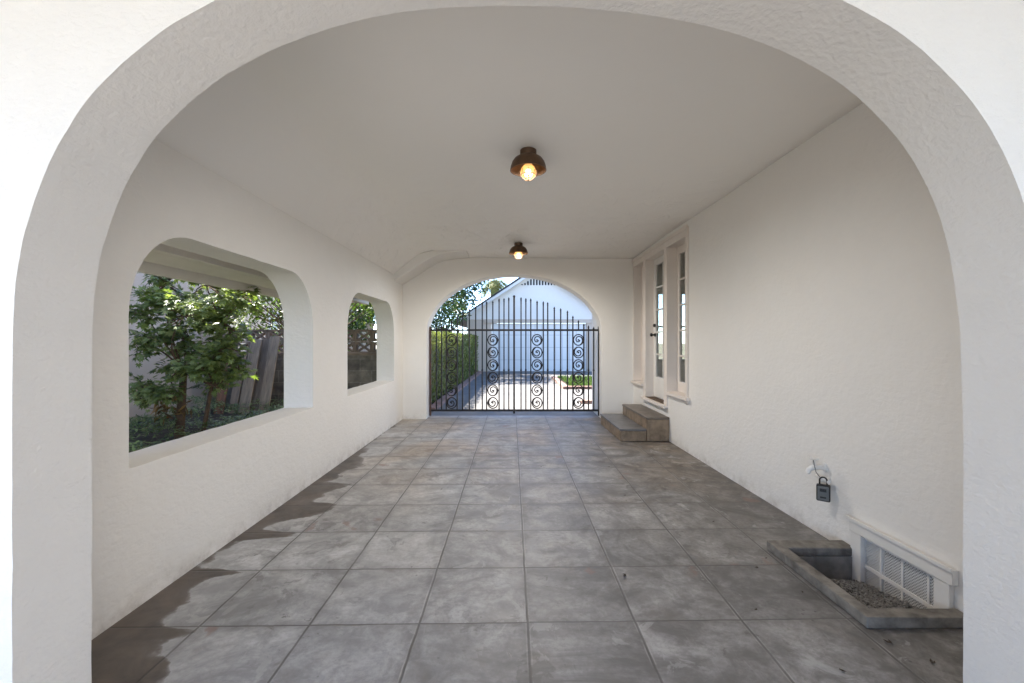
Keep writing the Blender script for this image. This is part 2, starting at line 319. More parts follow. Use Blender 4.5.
# ------------------------------------------------------------------ mesh helpers
class MB:
    def __init__(s): s.bm = bmesh.new(); s.tints = None
    def v(s, *p): return s.bm.verts.new(p)
    def face(s, vs):
        try: return s.bm.faces.new(vs)
        except ValueError: return None
    def box(s, x0, x1, y0, y1, z0, z1):
        vs = [s.v(x, y, z) for x in (x0, x1) for y in (y0, y1) for z in (z0, z1)]
        for f in ((0, 1, 3, 2), (4, 6, 7, 5), (0, 4, 5, 1), (2, 3, 7, 6), (0, 2, 6, 4), (1, 5, 7, 3)): s.face([vs[i] for i in f])
        return s
    def obox(s, c, size, mat):
        """box of the given size turned by a rotation matrix about its centre"""
        hx, hy, hz = (a / 2 for a in size); c = Vector(c)
        vs = [s.bm.verts.new(c + mat @ Vector((x, y, z))) for x in (-hx, hx) for y in (-hy, hy) for z in (-hz, hz)]
        for f in ((0, 1, 3, 2), (4, 6, 7, 5), (0, 4, 5, 1), (2, 3, 7, 6), (0, 2, 6, 4), (1, 5, 7, 3)): s.face([vs[i] for i in f])
        return s
    def tube(s, pts, r, n=8, cap=True, closed=False):
        pts = [Vector(p) for p in pts]; rs = r if isinstance(r, (list, tuple)) else [r] * len(pts)
        rings = []; up = None
        for i, p in enumerate(pts):
            a = pts[i - 1] if i else (pts[-2] if closed else p); b = pts[i + 1] if i < len(pts) - 1 else (pts[1] if closed else p)
            d = (b - a).normalized()
            if up is None: up = Vector((0, 0, 1)) if abs(d.z) < .9 else Vector((1, 0, 0))
            sx = d.cross(up)
            if sx.length < 1e-5: sx = d.orthogonal()
            sx.normalize(); up = sx.cross(d).normalized()
            rings.append([s.bm.verts.new(p + (sx * math.cos(2 * math.pi * k / n) + up * math.sin(2 * math.pi * k / n)) * rs[i]) for k in range(n)])
        for a, b in zip(rings, rings[1:]):
            for k in range(n): s.face([a[k], a[(k + 1) % n], b[(k + 1) % n], b[k]])
        if cap and not closed: s.face(rings[0][::-1]); s.face(rings[-1])
        return s
    def lathe(s, prof, c=(0, 0, 0), n=32, axis='Z'):
        """prof: (r, h) pairs"""
        rings = []
        for r, h in prof:
            ring = []
            for k in range(n):
                a = 2 * math.pi * k / n; x, y = r * math.cos(a), r * math.sin(a)
                p = {'Z': (x, y, h), 'X': (h, x, y), 'Y': (x, h, y)}[axis]
                ring.append(s.v(c[0] + p[0], c[1] + p[1], c[2] + p[2]))
            rings.append(ring)
        for a, b in zip(rings, rings[1:]):
            for k in range(n): s.face([a[k], a[(k + 1) % n], b[(k + 1) % n], b[k]])
        if prof[0][0] > 1e-4: s.face(rings[0][::-1])
        if prof[-1][0] > 1e-4: s.face(rings[-1])
        return s
    def sheet(s, outer, holes, plane, a0, a1):
        """flat polygon with holes in a plane, thickened from a0 to a1. plane 'YZ' -> thickness along X, 'XZ' -> along Y, 'XY' -> along Z"""
        def P(u, w, a): return {'YZ': (a, u, w), 'XZ': (u, a, w), 'XY': (u, w, a)}[plane]
        edges = []; loops = []
        for lp in [outer] + holes:
            vs = [s.v(*P(u, w, a0)) for u, w in lp]
            es = [s.bm.edges.new((vs[i], vs[(i + 1) % len(vs)])) for i in range(len(vs))]
            edges += es; loops.append(vs)
        fs = bmesh.ops.triangle_fill(s.bm, edges=edges, use_beauty=True, use_dissolve=False)['geom']
        fs = [f for f in fs if isinstance(f, bmesh.types.BMFace)]
        d = Vector(P(0, 0, a1)) - Vector(P(0, 0, a0))
        mp = {}
        for lp in loops:
            for v in lp: mp[v] = s.bm.verts.new(v.co + d)
        for f in fs: s.face([mp[v] for v in reversed(f.verts)])
        for lp in loops:
            for i in range(len(lp)):
                a, b = lp[i], lp[(i + 1) % len(lp)]
                s.face([a, b, mp[b], mp[a]])
        bmesh.ops.recalc_face_normals(s.bm, faces=s.bm.faces[:])
        return s
    def build(s, name, mat, parent=None, off=(0, 0, 0), bevel=0, seg=2, smooth=False, angle=35, recalc=True, tints=None):
        if recalc: bmesh.ops.recalc_face_normals(s.bm, faces=s.bm.faces[:])
        me = bpy.data.meshes.new(name)
        o = Vector(off)
        if o.length:
            for v in s.bm.verts: v.co -= o
        s.bm.to_mesh(me); s.bm.free()
        me.materials.append(M[mat])
        if smooth or bevel:
            me.shade_smooth(); me.set_sharp_from_angle(angle=R(angle))
        ob = bpy.data.objects.new(name, me); COL.objects.link(ob)
        if parent: ob.parent = parent
        else: ob.location = o
        if bevel:
            m = ob.modifiers.new('bevel', 'BEVEL'); m.width = bevel; m.segments = seg; m.limit_method = 'ANGLE'; m.angle_limit = R(40); m.harden_normals = True
        return ob

def tag(o, label=None, cat=None, group=None, kind=None):
    if label: o['label'] = label
    if cat: o['category'] = cat
    if group: o['group'] = group
    if kind: o['kind'] = kind
    return o
def thing(name, label, cat, loc, rotz=0, group=None):
    o = bpy.data.objects.new(name, None); COL.objects.link(o); o.location = loc; o.rotation_euler = (0, 0, rotz)
    o.empty_display_size = .1
    return tag(o, label, cat, group)
def copy_tree(o, parent=None):
    kids = list(o.children); c = o.copy(); COL.objects.link(c)
    if parent: c.parent = parent
    for k in kids: copy_tree(k, c)
    return c

# ------------------------------------------------------------------ layout numbers (metres; camera over the origin looking along +Y)
EYE = 1.30
XL, XLO = -1.83, -2.10            # left wall, inner and outer face
YF0, YF1 = 1.278, 1.52            # front wall
YB0, YB1 = 7.45, 7.79             # back wall
ZC = 2.715
RW0, RWA = 2.105, .0097           # right wall: X = RW0 - RWA*Y
def XR(y): return RW0 - RWA * y

def smooth_loop(pts, sub=6):
    """Catmull-Rom through an open run of points"""
    P = [Vector((*p, 0)) for p in pts]; out = []
    for i in range(len(P) - 1):
        a, b, c, d = P[max(i - 1, 0)], P[i], P[i + 1], P[min(i + 2, len(P) - 1)]
        for k in range(sub):
            t = k / sub
            q = .5 * ((2 * b) + (c - a) * t + (2 * a - 5 * b + 4 * c - d) * t * t + (3 * b - a - 3 * c + d) * t ** 3)
            out.append((q.x, q.y))
    out.append(tuple(pts[-1])); return out
def rough_run(pts, amp=.0035, fq=7):
    """hand-trowelled edge: a few millimetres of wander"""
    return [(u + amp * mnoise.noise((u * fq, w * fq, 3.1)) + amp * .6 * mnoise.noise((u * 31, w * 31, 1.7)),
             w + amp * mnoise.noise((u * fq, w * fq, 8.4)) + amp * .6 * mnoise.noise((u * 31, w * 31, 5.2))) for u, w in pts]

# ------------------------------------------------------------------ near arch wall
near = [(-1.436, 1.33), (-1.434, 1.41), (-1.431, 1.485), (-1.413, 1.587), (-1.389, 1.677), (-1.353, 1.785), (-1.292, 1.910), (-1.235, 1.998), (-1.192, 2.058),
        (-1.028, 2.195), (-.934, 2.252), (-.822, 2.304), (-.724, 2.340), (-.592, 2.386), (-.484, 2.412), (-.412, 2.426), (-.314, 2.438), (-.04, 2.451), (.25, 2.446), (.45, 2.424),
        (.642, 2.400), (.869, 2.332), (1.016, 2.262), (1.096, 2.218), (1.209, 2.128), (1.316, 2.024), (1.383, 1.937), (1.455, 1.785), (1.490, 1.688), (1.521, 1.545), (1.534, 1.380), (1.540, 1.20)]
run = smooth_loop(near, 4)
run = [(-1.436, z) for z in (-.3, 0, .3, .6, .9, 1.15)] + run + [(1.541, z) for z in (1.0, .7, .4, .15, 0, -.3)]
dense = []
for a, b in zip(run, run[1:]):
    n = max(1, int(math.dist(a, b) / .03))
    dense += [(a[0] + (b[0] - a[0]) * i / n, a[1] + (b[1] - a[1]) * i / n) for i in range(n)]
dense.append(run[-1])
for _ in range(60):
    dense = [dense[0]] + [((a[0] + 2 * b[0] + c[0]) / 4, (a[1] + 2 * b[1] + c[1]) / 4) for a, b, c in zip(dense, dense[1:], dense[2:])] + [dense[-1]]
dense = rough_run(dense, .0025)
outer = [(-2.10, -.3)] + dense + [(8.2, -.3), (8.2, 3.0), (-1.25, 3.0), (-2.10, 2.31)]
w = MB().sheet(outer, [], 'XZ', YF0, YF1).build('arch_wall', 'stucco_arch', off=(0, YF0, 0), bevel=.014, seg=3)
tag(w, 'nearest white stucco wall with the big rounded arch framing the view', 'wall')

# ------------------------------------------------------------------ far arch wall
cx, a_, b_ = .034, 1.469, 1.0
ell = [(cx - a_, -.3), (cx - a_, 0), (cx - a_, .5), (cx - a_, 1.0)] + [(cx - a_ * math.cos(math.pi * k / 48), 1.42 + b_ * math.sin(math.pi * k / 48)) for k in range(49)] + [(cx + a_, 1.0), (cx + a_, .5), (cx + a_, 0), (cx + a_, -.3)]
ell = rough_run(ell, .003)
w = MB().sheet([(-2.10, -.3)] + ell + [(8.2, -.3), (8.2, 3.0), (-1.25, 3.0), (-2.10, 2.31)], [[(2.40, .95), (3.25, .95), (3.25, 2.15), (2.40, 2.15)]], 'XZ', YB0, YB1).build('arch_wall', 'stucco_plain', off=(0, YB0, 0), bevel=.012, seg=3)
tag(w, 'far white wall whose smaller arch holds the iron gate', 'wall')
# sunlit pier just beyond the gate
w = MB().box(1.512, 2.1, 7.795, 8.42, -.2, 2.745).build('pier', 'stucco_plain', off=(1.9, 8.05, -.2), bevel=.012)
tag(w, 'sunlit white stucco pier just outside the gate, right of the driveway', 'pier')

# ------------------------------------------------------------------ left wall with two openings
def opening(y0, y1, z0=.69, z1=1.885, ry=.42, rz=.46):
    p = [(y0, z0), (y1, z0), (y1, z1 - rz)]
    p += [(y1 - ry + ry * math.cos(R(90) * k / 14), z1 - rz + rz * math.sin(R(90) * k / 14)) for k in range(1, 15)]
    p += [(y0 + ry - ry * math.sin(R(90) * k / 14), z1 - rz + rz * math.cos(R(90) * k / 14)) for k in range(0, 15)]
    d = []
    for a, b in zip(p, p[1:] + p[:1]):
        n = max(1, int(math.dist(a, b) / .06)); d += [(a[0] + (b[0] - a[0]) * i / n, a[1] + (b[1] - a[1]) * i / n) for i in range(n)]
    return rough_run(d, .003)
w = MB().sheet([(YF1 + .002, -.3), (YB0 - .002, -.3), (YB0 - .002, 2.34), (YF1 + .002, 2.34)], [opening(2.125, 4.095), opening(4.95, 6.90)], 'YZ', XL, XLO + .001)
w = w.build('window_wall', 'stucco_wall', off=(XL, 1.52, 0), bevel=.014, seg=3)
tag(w, 'long white stucco wall on the left with two unglazed round-cornered openings', 'wall')

# ------------------------------------------------------------------ right wall
def rwall(name, label, cat, y0, z0): return thing(name, label, cat, (XR(y0), y0, z0), RWA)
hole = [(5.175, .60), (5.895, .60), (5.895, .40), (6.80, .40), (6.80, .60), (7.425, .60), (7.425, 2.645), (5.175, 2.645)]
vhole = [(2.17, -.24), (2.625, -.24), (2.625, .165), (2.17, .165)]
mb = MB().sheet([(YF1 - .01, -.3), (7.47, -.3), (7.47, 2.74), (YF1 - .01, 2.74)], [hole, vhole], 'YZ', 0, .25)
w = mb.build('house_wall', 'stucco_wall', off=(0, 0, 0), bevel=.006); w.location = (RW0, 0, 0); w.rotation_euler.z = RWA
tag(w, 'long plain white stucco house wall on the right beside the steps', 'wall')

# ------------------------------------------------------------------ ceiling with its sloping left side
prof = [(-2.0, 2.214), (-1.86, 2.327)]
fold = [(-1.83, 2.351), (-1.62, 2.523), (-1.50, 2.615), (-1.42, 2.663), (-1.35, 2.690), (-1.27, 2.706), (-1.15, 2.714), (-1.0, 2.716), (0, 2.716), (1.2, 2.714), (2.25, 2.712)]
prof += smooth_loop(fold, 3)
mb = MB(); rows = []
ny = 40
for j in range(ny + 1):
    y = 1.50 + (7.47 - 1.50) * j / ny
    rows.append([mb.v(x, y, z + .010 * mnoise.noise((x * .9, y * .9, .3)) * (1 if x > -1.5 else 0) - .022 * max(0, (y - 5.6) / 1.9) ** 2 * (1 if x > -1.2 else 0)) for x, z in prof])
for a, b in zip(rows, rows[1:]):
    for i in range(len(prof) - 1): mb.face([a[i], a[i + 1], b[i + 1], b[i]])
o = mb.build('ceiling', 'ceiling', smooth=True, angle=80); tag(o, kind='structure')
sd = o.modifiers.new('solid', 'SOLIDIFY'); sd.thickness = .06
# check which way the thickness goes: normals are recalculated, so force upward thickness
o.data.update()
if o.data.polygons[0].normal.z > 0: sd.offset = 1
else: sd.offset = -1
# short raking beam against the far wall
bp = [(-1.86, 2.225), (-1.60, 2.385), (-1.38, 2.528), (-1.25, 2.603), (-1.12, 2.648), (-.95, 2.676), (-.70, 2.694), (-.70, 2.73), (-1.2, 2.73), (-1.5, 2.65), (-1.86, 2.36)]
mb = MB().sheet(bp, [], 'XZ', 6.90, YB0 + .003); o = mb.build('beam', 'stucco_plain', off=(-1.5, 7.2, 2.5), bevel=.035, seg=4)
tag(o, 'short sloping white beam in the upper left corner beside the far arch', 'beam')

# ------------------------------------------------------------------ roof above, with the low left eave
rf = thing('carport_roof', 'low white-painted eave and dark roof above the left wall openings', 'roof', (-2.3, 4.5, 2.0))
mb = MB()
def slab(xs, y0, y1, th, mb):
    top = [(x, z + th) for x, z in xs]
    mb.sheet(xs + top[::-1], [], 'XZ', y0, y1)
slab([(-3.02, 1.975), (-2.2, 2.33), (-1.25, 3.02), (8.6, 3.02)], 1.05, 8.05, .10, mb)
mb.build('roof_covering', 'roof_tile', rf, off=(-2.3, 4.5, 2.0))
mb = MB(); mb.sheet([(-2.99, 1.955), (-2.11, 2.275), (-2.11, 2.305), (-2.99, 1.985)], [], 'XZ', 1.07, 8.03)
mb.build('soffit', 'eave_paint', rf, off=(-2.3, 4.5, 2.0))
mb = MB().box(-3.065, -3.025, 1.05, 8.05, 1.866, 2.07); mb.build('fascia', 'eave_paint', rf, off=(-2.3, 4.5, 2.0), bevel=.004)
mb = MB().box(-2.66, -2.58, 1.07, 8.03, 1.965, 2.06); mb.build('purlin', 'eave_paint', rf, off=(-2.3, 4.5, 2.0), bevel=.004)
mb = MB().box(-2.27, -2.101, 1.53, 7.9, 2.02, 2.12); mb.build('top_plate', 'eave_paint', rf, off=(-2.3, 4.5, 2.0), bevel=.004)

# ------------------------------------------------------------------ floor with the hole for the vent pit, ground, driveway
PX0, PX1, PY0, PY1 = 1.64, 2.20, 2.045, 2.735      # pit hole in the slab
mb = MB()
mb.sheet([(-2.05, 1.30), (2.30, 1.30), (2.30, 7.81), (-2.05, 7.81)], [[(PX0, PY0), (PX1, PY0), (PX1, PY1), (PX0, PY1)]], 'XY', 0, -.12)
o = mb.build('floor', 'floor'); tag(o, kind='structure')
mb = MB()
S = 400
o = MB(); o.sheet([(-S, -S), (S, -S), (S, S), (-S, S)], [], 'XY', -.32, -.6); o = o.build('ground', 'ground'); tag(o, kind='structure')
o = MB().box(-3.2, 6.5, -14, 1.298, -.5, -.012).build('front_driveway', 'front_concrete'); tag(o, kind='structure')
o = MB().box(-1.62, 7.5, 7.812, 19.6, -.5, -.010).build('driveway', 'drive'); tag(o, kind='structure')
o = MB().box(-1.46, 1.51, 7.812, 8.35, -.1, -.004).build('threshold', 'apron'); tag(o, kind='structure')
o = MB().box(-5.6, -2.101, 1.0, 7.6, -.5, .17).build('garden_bed', 'soil'); tag(o, kind='structure')
o = MB().box(-9.6, -1.80, 7.815, 30, -.5, -.015).build('side_yard', 'soil'); tag(o, kind='structure')

# ------------------------------------------------------------------ vent pit
pit = thing('vent_pit', 'sunken pit with low concrete curb beside the right wall vent', 'pit', (1.9, 2.4, 0))
po = (1.9, 2.4, 0)
XE = XR(2.4) - .003
mb = MB().sheet([(1.605, 2.01), (XR(2.0) - .003, 2.01), (XR(2.1) - .003, 2.085), (1.672, 2.085), (1.665, 2.685), (XR(2.7) - .003, 2.685), (XR(2.78) - .003, 2.785), (1.590, 2.785)], [], 'XY', .002, .056)
for v in mb.bm.verts:
    v.co.z += .006 * mnoise.noise((v.co.x * 5, v.co.y * 5, 0)) if v.co.z > .03 else 0
ob = mb.build('curb', 'curb', pit, off=po, bevel=.009, seg=2)
mb = MB().sheet([(PX0 + .002, PY0 + .002), (XR(2.0) - .003, PY0 + .002), (XR(2.1) - .003, 2.087), (1.672, 2.087), (1.665, 2.683), (XR(2.7) - .003, 2.683), (XR(2.7) - .003, PY1 - .002), (PX0 + .002, PY1 - .002)], [], 'XY', -.30, .0015)
mb.build('pit_lining', 'pit_wall', pit, off=po)
gr = MB().sheet([(2.08, -.30), (2.69, -.30), (2.69, -.137), (2.5, -.122), (2.3, -.092), (2.08, -.045)], [], 'YZ', 1.66, 2.062)
o = gr.build('gravel_bed', 'gravel', pit, off=po)
mb = MB()
rg = random.Random(3)
for _ in range(2600):
    x, y = rg.uniform(1.675, 2.06), rg.uniform(2.095, 2.68); r = rg.uniform(.006, .013)
    z = -.125 + rg.uniform(-.004, .010) + .085 * ((2.68 - y) / .58) ** 1.3 + .03 * mnoise.noise((x * 5, y * 5, 0))
    m = Matrix.Translation((x, y, z)) @ Matrix.Rotation(rg.uniform(0, 6), 4, 'Z') @ Matrix.Rotation(rg.uniform(0, 3), 4, 'X') @ Matrix.Diagonal((r, r * rg.uniform(.6, 1), r * rg.uniform(.5, .8), 1))
    bmesh.ops.create_icosphere(mb.bm, subdivisions=1, radius=1, matrix=m)
o = mb.build('gravel', 'gravel', smooth=False); tag(o, 'loose grey gravel in the bottom of the vent pit', 'gravel', kind='stuff')

# ------------------------------------------------------------------ foundation vent (wall frame: x = 0 is the wall face, negative towards the room)
vt = rwall('foundation_vent', 'white framed foundation vent with perforated metal screen, low on right wall', 'vent', 2.4, 0)
vo = (0, 2.4, 0)
mb = MB().box(-.034, -.002, 2.075, 2.705, .158, .232); mb.build('top_board', 'trim_white', vt, off=vo, bevel=.004)
mb = MB().box(-.046, -.035, 2.070, 2.71, .222, .243); mb.build('cap_strip', 'trim_white', vt, off=vo, bevel=.003)
for y0, y1 in ((2.620, 2.700), (2.095, 2.172)):
    mb = MB().box(-.028, -.002, y0, y1, -.22, .157); mb.build('side_board', 'trim_white', vt, off=vo, bevel=.004)
sc = MB(); sc.sheet([(2.174, -.20), (2.623, -.20), (2.623, .145), (2.174, .145)], [], 'YZ', .006, .0075); sc.build('screen', 'perforated', vt, off=vo)
mb = MB()
for y in (2.228, 2.376, 2.512): mb.box(-.001, .0055, y - .006, y + .006, -.2, .135)
for z in (-.022,): mb.box(-.003, .005, 2.174, 2.622, z - .010, z + .010)
mb.box(-.003, .005, 2.174, 2.622, .1355, .147)
mb.build('screen_strips', 'trim_white', vt, off=vo)
mb = MB().box(.12, .14, 2.174, 2.62, -.23, .16); mb.build('recess_dark', 'black_plastic', vt, off=vo)  # black sheet standing for the darkness of the recess behind the screen

# ------------------------------------------------------------------ steps
st = rwall('concrete_steps', 'two brown concrete steps below the french door', 'steps', 6.39, 0)
so = (0, 6.39, 0)
mb = MB().box(-.298, -.003, 5.785, 7.0, .002, .285); mb.build('riser_block', 'step_side', st, off=so, bevel=.008)
mb = MB().box(-.305, -.003, 5.778, 7.005, .286, .316); mb.build('tread', 'step_top', st, off=so, bevel=.007)
mb = MB().box(-.640, -.300, 5.79, 7.02, .002, .135); mb.build('riser_block', 'step_side', st, off=so, bevel=.008)
mb = MB().box(-.648, -.300, 5.783, 7.025, .136, .163); mb.build('tread', 'step_low_top', st, off=so, bevel=.007)

# ------------------------------------------------------------------ french door with sidelights
fd = rwall('french_door', 'cream glazed door with a sidelight on each side above the steps', 'door', 6.3, .42)
fo = (0, 6.3, .42)
def fpart(name, boxes, mat='trim', parent=None, bevel=.004):
    mb = MB()
    for b in boxes: mb.box(*b)
    return mb.build(name, mat, parent or fd, off=fo, bevel=bevel)
Z1 = 2.535
fpart('casing', [(-.018, .17, 5.178, 5.245, .652, 2.64), (-.018, .17, 7.375, 7.422, .652, 2.64)])
fpart('header', [(-.018, .17, 5.246, 7.374, Z1, 2.64)])
fpart('crown_trim', [(-.032, -.0185, 5.16, 7.43, 2.615, 2.66)])
for y0, y1 in ((5.835, 5.955), (6.745, 6.862)): fpart('post', [(-.018, .17, y0, y1, .462, Z1 - .001)])
fpart('sill', [(-.052, .17, 5.13, 5.833, .612, .650)]); fpart('sill', [(-.052, .17, 6.865, 7.435, .612, .650)])
fpart('apron', [(-.02, -.001, 5.16, 5.833, .575, .611)]); fpart('apron', [(-.02, -.001, 6.865, 7.42, .575, .611)])
fpart('door_sill', [(-.06, .17, 5.84, 6.86, .420, .461)])
fpart('door_mat', [(-.02, .10, 5.97, 6.73, .462, .470)], 'bark', bevel=.002)
def sidelight(y0, y1):
    x0, x1 = .115, .155; zb, zt = .652, Z1 - .001; sw = .075
    fr = fpart('sidelight', [(x0, x1, y0, y0 + sw, zb, zt), (x0, x1, y1 - sw, y1, zb, zt), (x0, x1, y0 + sw, y1 - sw, zb, zb + .13), (x0, x1, y0 + sw, y1 - sw, zt - .10, zt)], bevel=.004)
    z0_, z1_ = zb + .13, zt - .10; h = (z1_ - z0_) / 5
    fpart('muntin', [(x0 + .004, x1 - .004, y0 + sw, y1 - sw, z0_ + h * k - .011, z0_ + h * k + .011) for k in range(1, 5)], 'trim', fr, bevel=.003)
    for k in range(5): fpart('pane', [(.134, .139, y0 + sw, y1 - sw, z0_ + h * k + .011, z0_ + h * (k + 1) - .011)], 'glass', fr, bevel=0)
sidelight(5.247, 5.833); sidelight(6.864, 7.373)
y0, y1 = 5.958, 6.742; x0, x1 = .105, .150; sw = .10
lf = fpart('door_leaf', [(x0, x1, y0, y0 + sw, .474, Z1 - .002), (x0, x1, y1 - sw, y1, .474, Z1 - .002), (x0, x1, y0 + sw, y1 - sw, .474, .775), (x0, x1, y0 + sw, y1 - sw, 2.435, Z1 - .002)], 'trim_white')
ym = (y0 + y1) / 2; h = (2.435 - .775) / 5
fpart('muntin', [(x0 + .004, x1 - .004, ym - .013, ym + .013, .776, 2.434)] + [(x0 + .0055, x1 - .0055, a, b, .775 + h * k - .012, .775 + h * k + .012) for k in range(1, 5) for a, b in ((y0 + sw, ym - .0135), (ym + .0135, y1 - sw))], 'trim_white', lf, bevel=.003)
for k in range(5):
    for a, b in ((y0 + sw, ym - .0135), (ym + .0135, y1 - sw)):
        fpart('pane', [(.126, .131, a, b, .775 + h * k + .012, .775 + h * (k + 1) - .012)], 'glass', lf, bevel=0)
mb = MB().lathe([(.0, -.075), (.018, -.074), (.027, -.062), (.026, -.048), (.012, -.038), (.011, -.010), (.030, -.008), (.030, 0)], (x0, 6.665, 1.40), 20, 'X'); mb.build('knob', 'black_hardware', lf, off=fo, smooth=True)
mb = MB().lathe([(.0, -.03), (.018, -.029), (.024, -.02), (.026, 0)], (x0, 6.665, 1.54), 20, 'X'); mb.build('deadbolt', 'black_hardware', lf, off=fo, smooth=True)
# the room behind the glazing
o = MB().box(2.36, 7.99, 1.53, 7.44, .30, .44).build('room_floor', 'bark_warm'); tag(o, kind='structure')
rwin = thing('rear_window', 'small white framed window seen through the glass of the french door', 'window', (2.82, 7.55, .95))
wo = (2.82, 7.55, .95)
mb = MB(); mb.box(2.402, 2.45, 7.47, 7.56, .952, 2.148); mb.box(3.20, 3.248, 7.47, 7.56, .952, 2.148); mb.box(2.451, 3.199, 7.47, 7.56, .952, 1.0); mb.box(2.451, 3.199, 7.47, 7.56, 2.10, 2.148)
mb.box(2.451, 3.199, 7.49, 7.54, 1.535, 1.565); mb.box(2.81, 2.84, 7.495, 7.535, 1.001, 1.534); mb.box(2.81, 2.84, 7.495, 7.535, 1.566, 2.099)
mb.build('frame', 'white_wood', rwin, off=wo); MB().box(2.452, 3.198, 7.512, 7.516, 1.001, 2.099).build('pane', 'glass', rwin, off=wo)

# ------------------------------------------------------------------ ceiling lamps
def lamp(x, y, ztop, label, watts):
    L = thing('ceiling_lamp', label, 'lamp', (x, y, ztop), 0, 'bronze lamps along the ceiling')
    MB().lathe([(.055, 0), (.060, -.004), (.060, -.034), (.056, -.042), (.040, -.047)], n=40).build('canopy', 'bronze', L, smooth=True)
    pr = [(.048, -.040), (.075, -.050), (.102, -.068), (.119, -.092), (.129, -.120), (.133, -.142), (.134, -.152), (.130, -.152), (.125, -.122), (.114, -.095), (.096, -.073), (.064, -.060), (.030, -.056), (.0, -.054)]
    MB().lathe(pr, n=48).build('lamp_shade', 'bronze', L, smooth=True, angle=50)
    MB().lathe([(.030, -.070), (.034, -.075), (.034, -.105), (.030, -.110)], n=24).build('socket', 'bronze', L, smooth=True)
    c = -.160; rr = .055
    b = MB().lathe([(max(rr * math.sin(math.pi * k / 16), 0), c + rr * math.cos(math.pi * k / 16)) for k in range(17)], n=32).build('bulb', 'bulb', L, smooth=True, angle=180)
    mb = MB()
    for k in range(4):
        a = math.pi * k / 4; rc = .061
        mb.tube([(rc * math.cos(t) * math.cos(a), rc * math.cos(t) * math.sin(a), c + rc * math.sin(t) * 1.06) for t in [R(-180 - 10 + 200 * i / 24) for i in range(25)]], .0021, 6)
    mb.tube([(.0555 * math.cos(t), .0555 * math.sin(t), c - .025) for t in [2 * math.pi * i / 32 for i in range(33)]], .0021, 6, closed=True)
    mb.lathe([(0, c - .070), (.006, c - .069), (.009, c - .060), (0, c - .056)], n=12)
    mb.build('cage', 'bronze', L, smooth=True)
    mb = MB().lathe([(0, c + .022), (.016, c + .014), (.022, c), (.016, c - .014), (0, c - .020)], n=16)
    fb = mb.build('filament', 'filament', b, smooth=True, angle=180)
    d = bpy.data.lights.new('bulb_light', 'SPOT'); d.energy = watts; d.shadow_soft_size = .09; d.color = (1, .93, .85); d.spot_size = R(180); d.spot_blend = .72
    lo_ = bpy.data.objects.new('bulb_light', d); COL.objects.link(lo_); lo_.parent = L; lo_.location = (0, 0, c - .01)
    return L
lamp(.120, 3.285, 2.714, 'nearer and larger looking bronze dome ceiling lamp with glowing caged bulb', 13)
lamp(.092, 6.36, 2.706, 'farther bronze dome ceiling lamp close to the arch with the gate', 27)

# ------------------------------------------------------------------ hose bib and lockbox
hb = rwall('hose_bib', 'white painted outdoor tap and pipe stub on right wall', 'tap', 2.95, .43)
ho = (0, 3.02, .42)
mb = MB().lathe([(.030, -.002), (.030, -.008), (.014, -.012), (.014, -.06)], (0, 3.02, .455), 20, 'X')
mb.tube([(-.05, 3.02, .455), (-.085, 3.02, .455), (-.105, 3.025, .440), (-.112, 3.03, .415)], [.017, .019, .017, .016], 12)
mb.tube([(-.07, 3.02, .455), (-.078, 3.02, .50)], [.013, .010], 12); mb.build('valve_body', 'paint_white', hb, off=ho, smooth=True)
mb = MB(); mb.tube([(-.080, 3.02, .512), (-.081, 3.02, .520)], .012, 10)
for k in range(6):
    a = k * math.pi / 3; mb.tube([(-.081, 3.02, .516), (-.081 + .028 * math.cos(a), 3.02 + .028 * math.sin(a), .516)], .004, 6)
mb.tube([(-.081 + .030 * math.cos(t), 3.02 + .030 * math.sin(t), .516) for t in [2 * math.pi * i / 24 for i in range(25)]], .0055, 8, closed=True); mb.build('handle', 'paint_white', hb, off=ho, smooth=True)
mb = MB().lathe([(.022, -.002), (.022, -.008), (.012, -.010), (.012, -.05), (.018, -.052), (.018, -.062), (0, -.064)], (0, 2.985, .385), 18, 'X')
mb.tube([(-.035, 2.985, .385), (-.04, 2.93, .385)], .012, 12); mb.tube([(-.035, 2.985, .385), (-.04, 3.05, .392)], .011, 12)
mb.build('pipe_stub', 'paint_white', hb, off=ho, smooth=True)
mb = MB().tube([(-.085, 3.015, .515), (-.088, 2.995, .47), (-.075, 3.0, .43), (-.06, 2.985, .40)], .0022, 6); mb.build('wire', 'grey_plastic', hb, off=ho, smooth=True)
lb = thing('lockbox', 'black key lockbox with grey dial face hanging from the tap', 'lockbox', (XR(2.9) - .062, 2.88, .325), R(-38)); lb.scale = (.9, .9, .9)
# local frame: face looks along -Y (turned towards the camera), z up
mb = MB().box(-.042, .042, -.020, .024, -.064, .055); mb.build('case', 'black_plastic', lb, bevel=.010, seg=3)
mb = MB().box(-.034, .034, -.025, -.0205, -.054, .046); mb.build('face_plate', 'grey_plastic', lb, bevel=.003)
mb = MB()
mb.box(-.020, .020, -.027, -.0255, .008, .030); mb.build('dial_window', 'black_plastic', lb, bevel=.001)
mb = MB()
for i in range(4): mb.tube([(-.015 + i * .010 - .0035, -.0275, .019), (-.015 + i * .010 + .0035, -.0275, .019)], .0065, 10)
mb.build('number_wheels', 'black_hardware', lb, smooth=True)
mb = MB().box(-.018, .018, -.027, -.0255, -.038, -.026); mb.build('release_lever', 'black_plastic', lb, bevel=.001)
mb = MB().tube([(-.022, 0, .045), (-.022, 0, .082)] + [(-.022 * math.cos(t), 0, .085 + .022 * math.sin(t)) for t in [math.pi * i / 12 for i in range(13)]] + [(.022, 0, .082), (.022, 0, .045)], .0055, 10)
mb.build('shackle', 'black_plastic', lb, smooth=True)

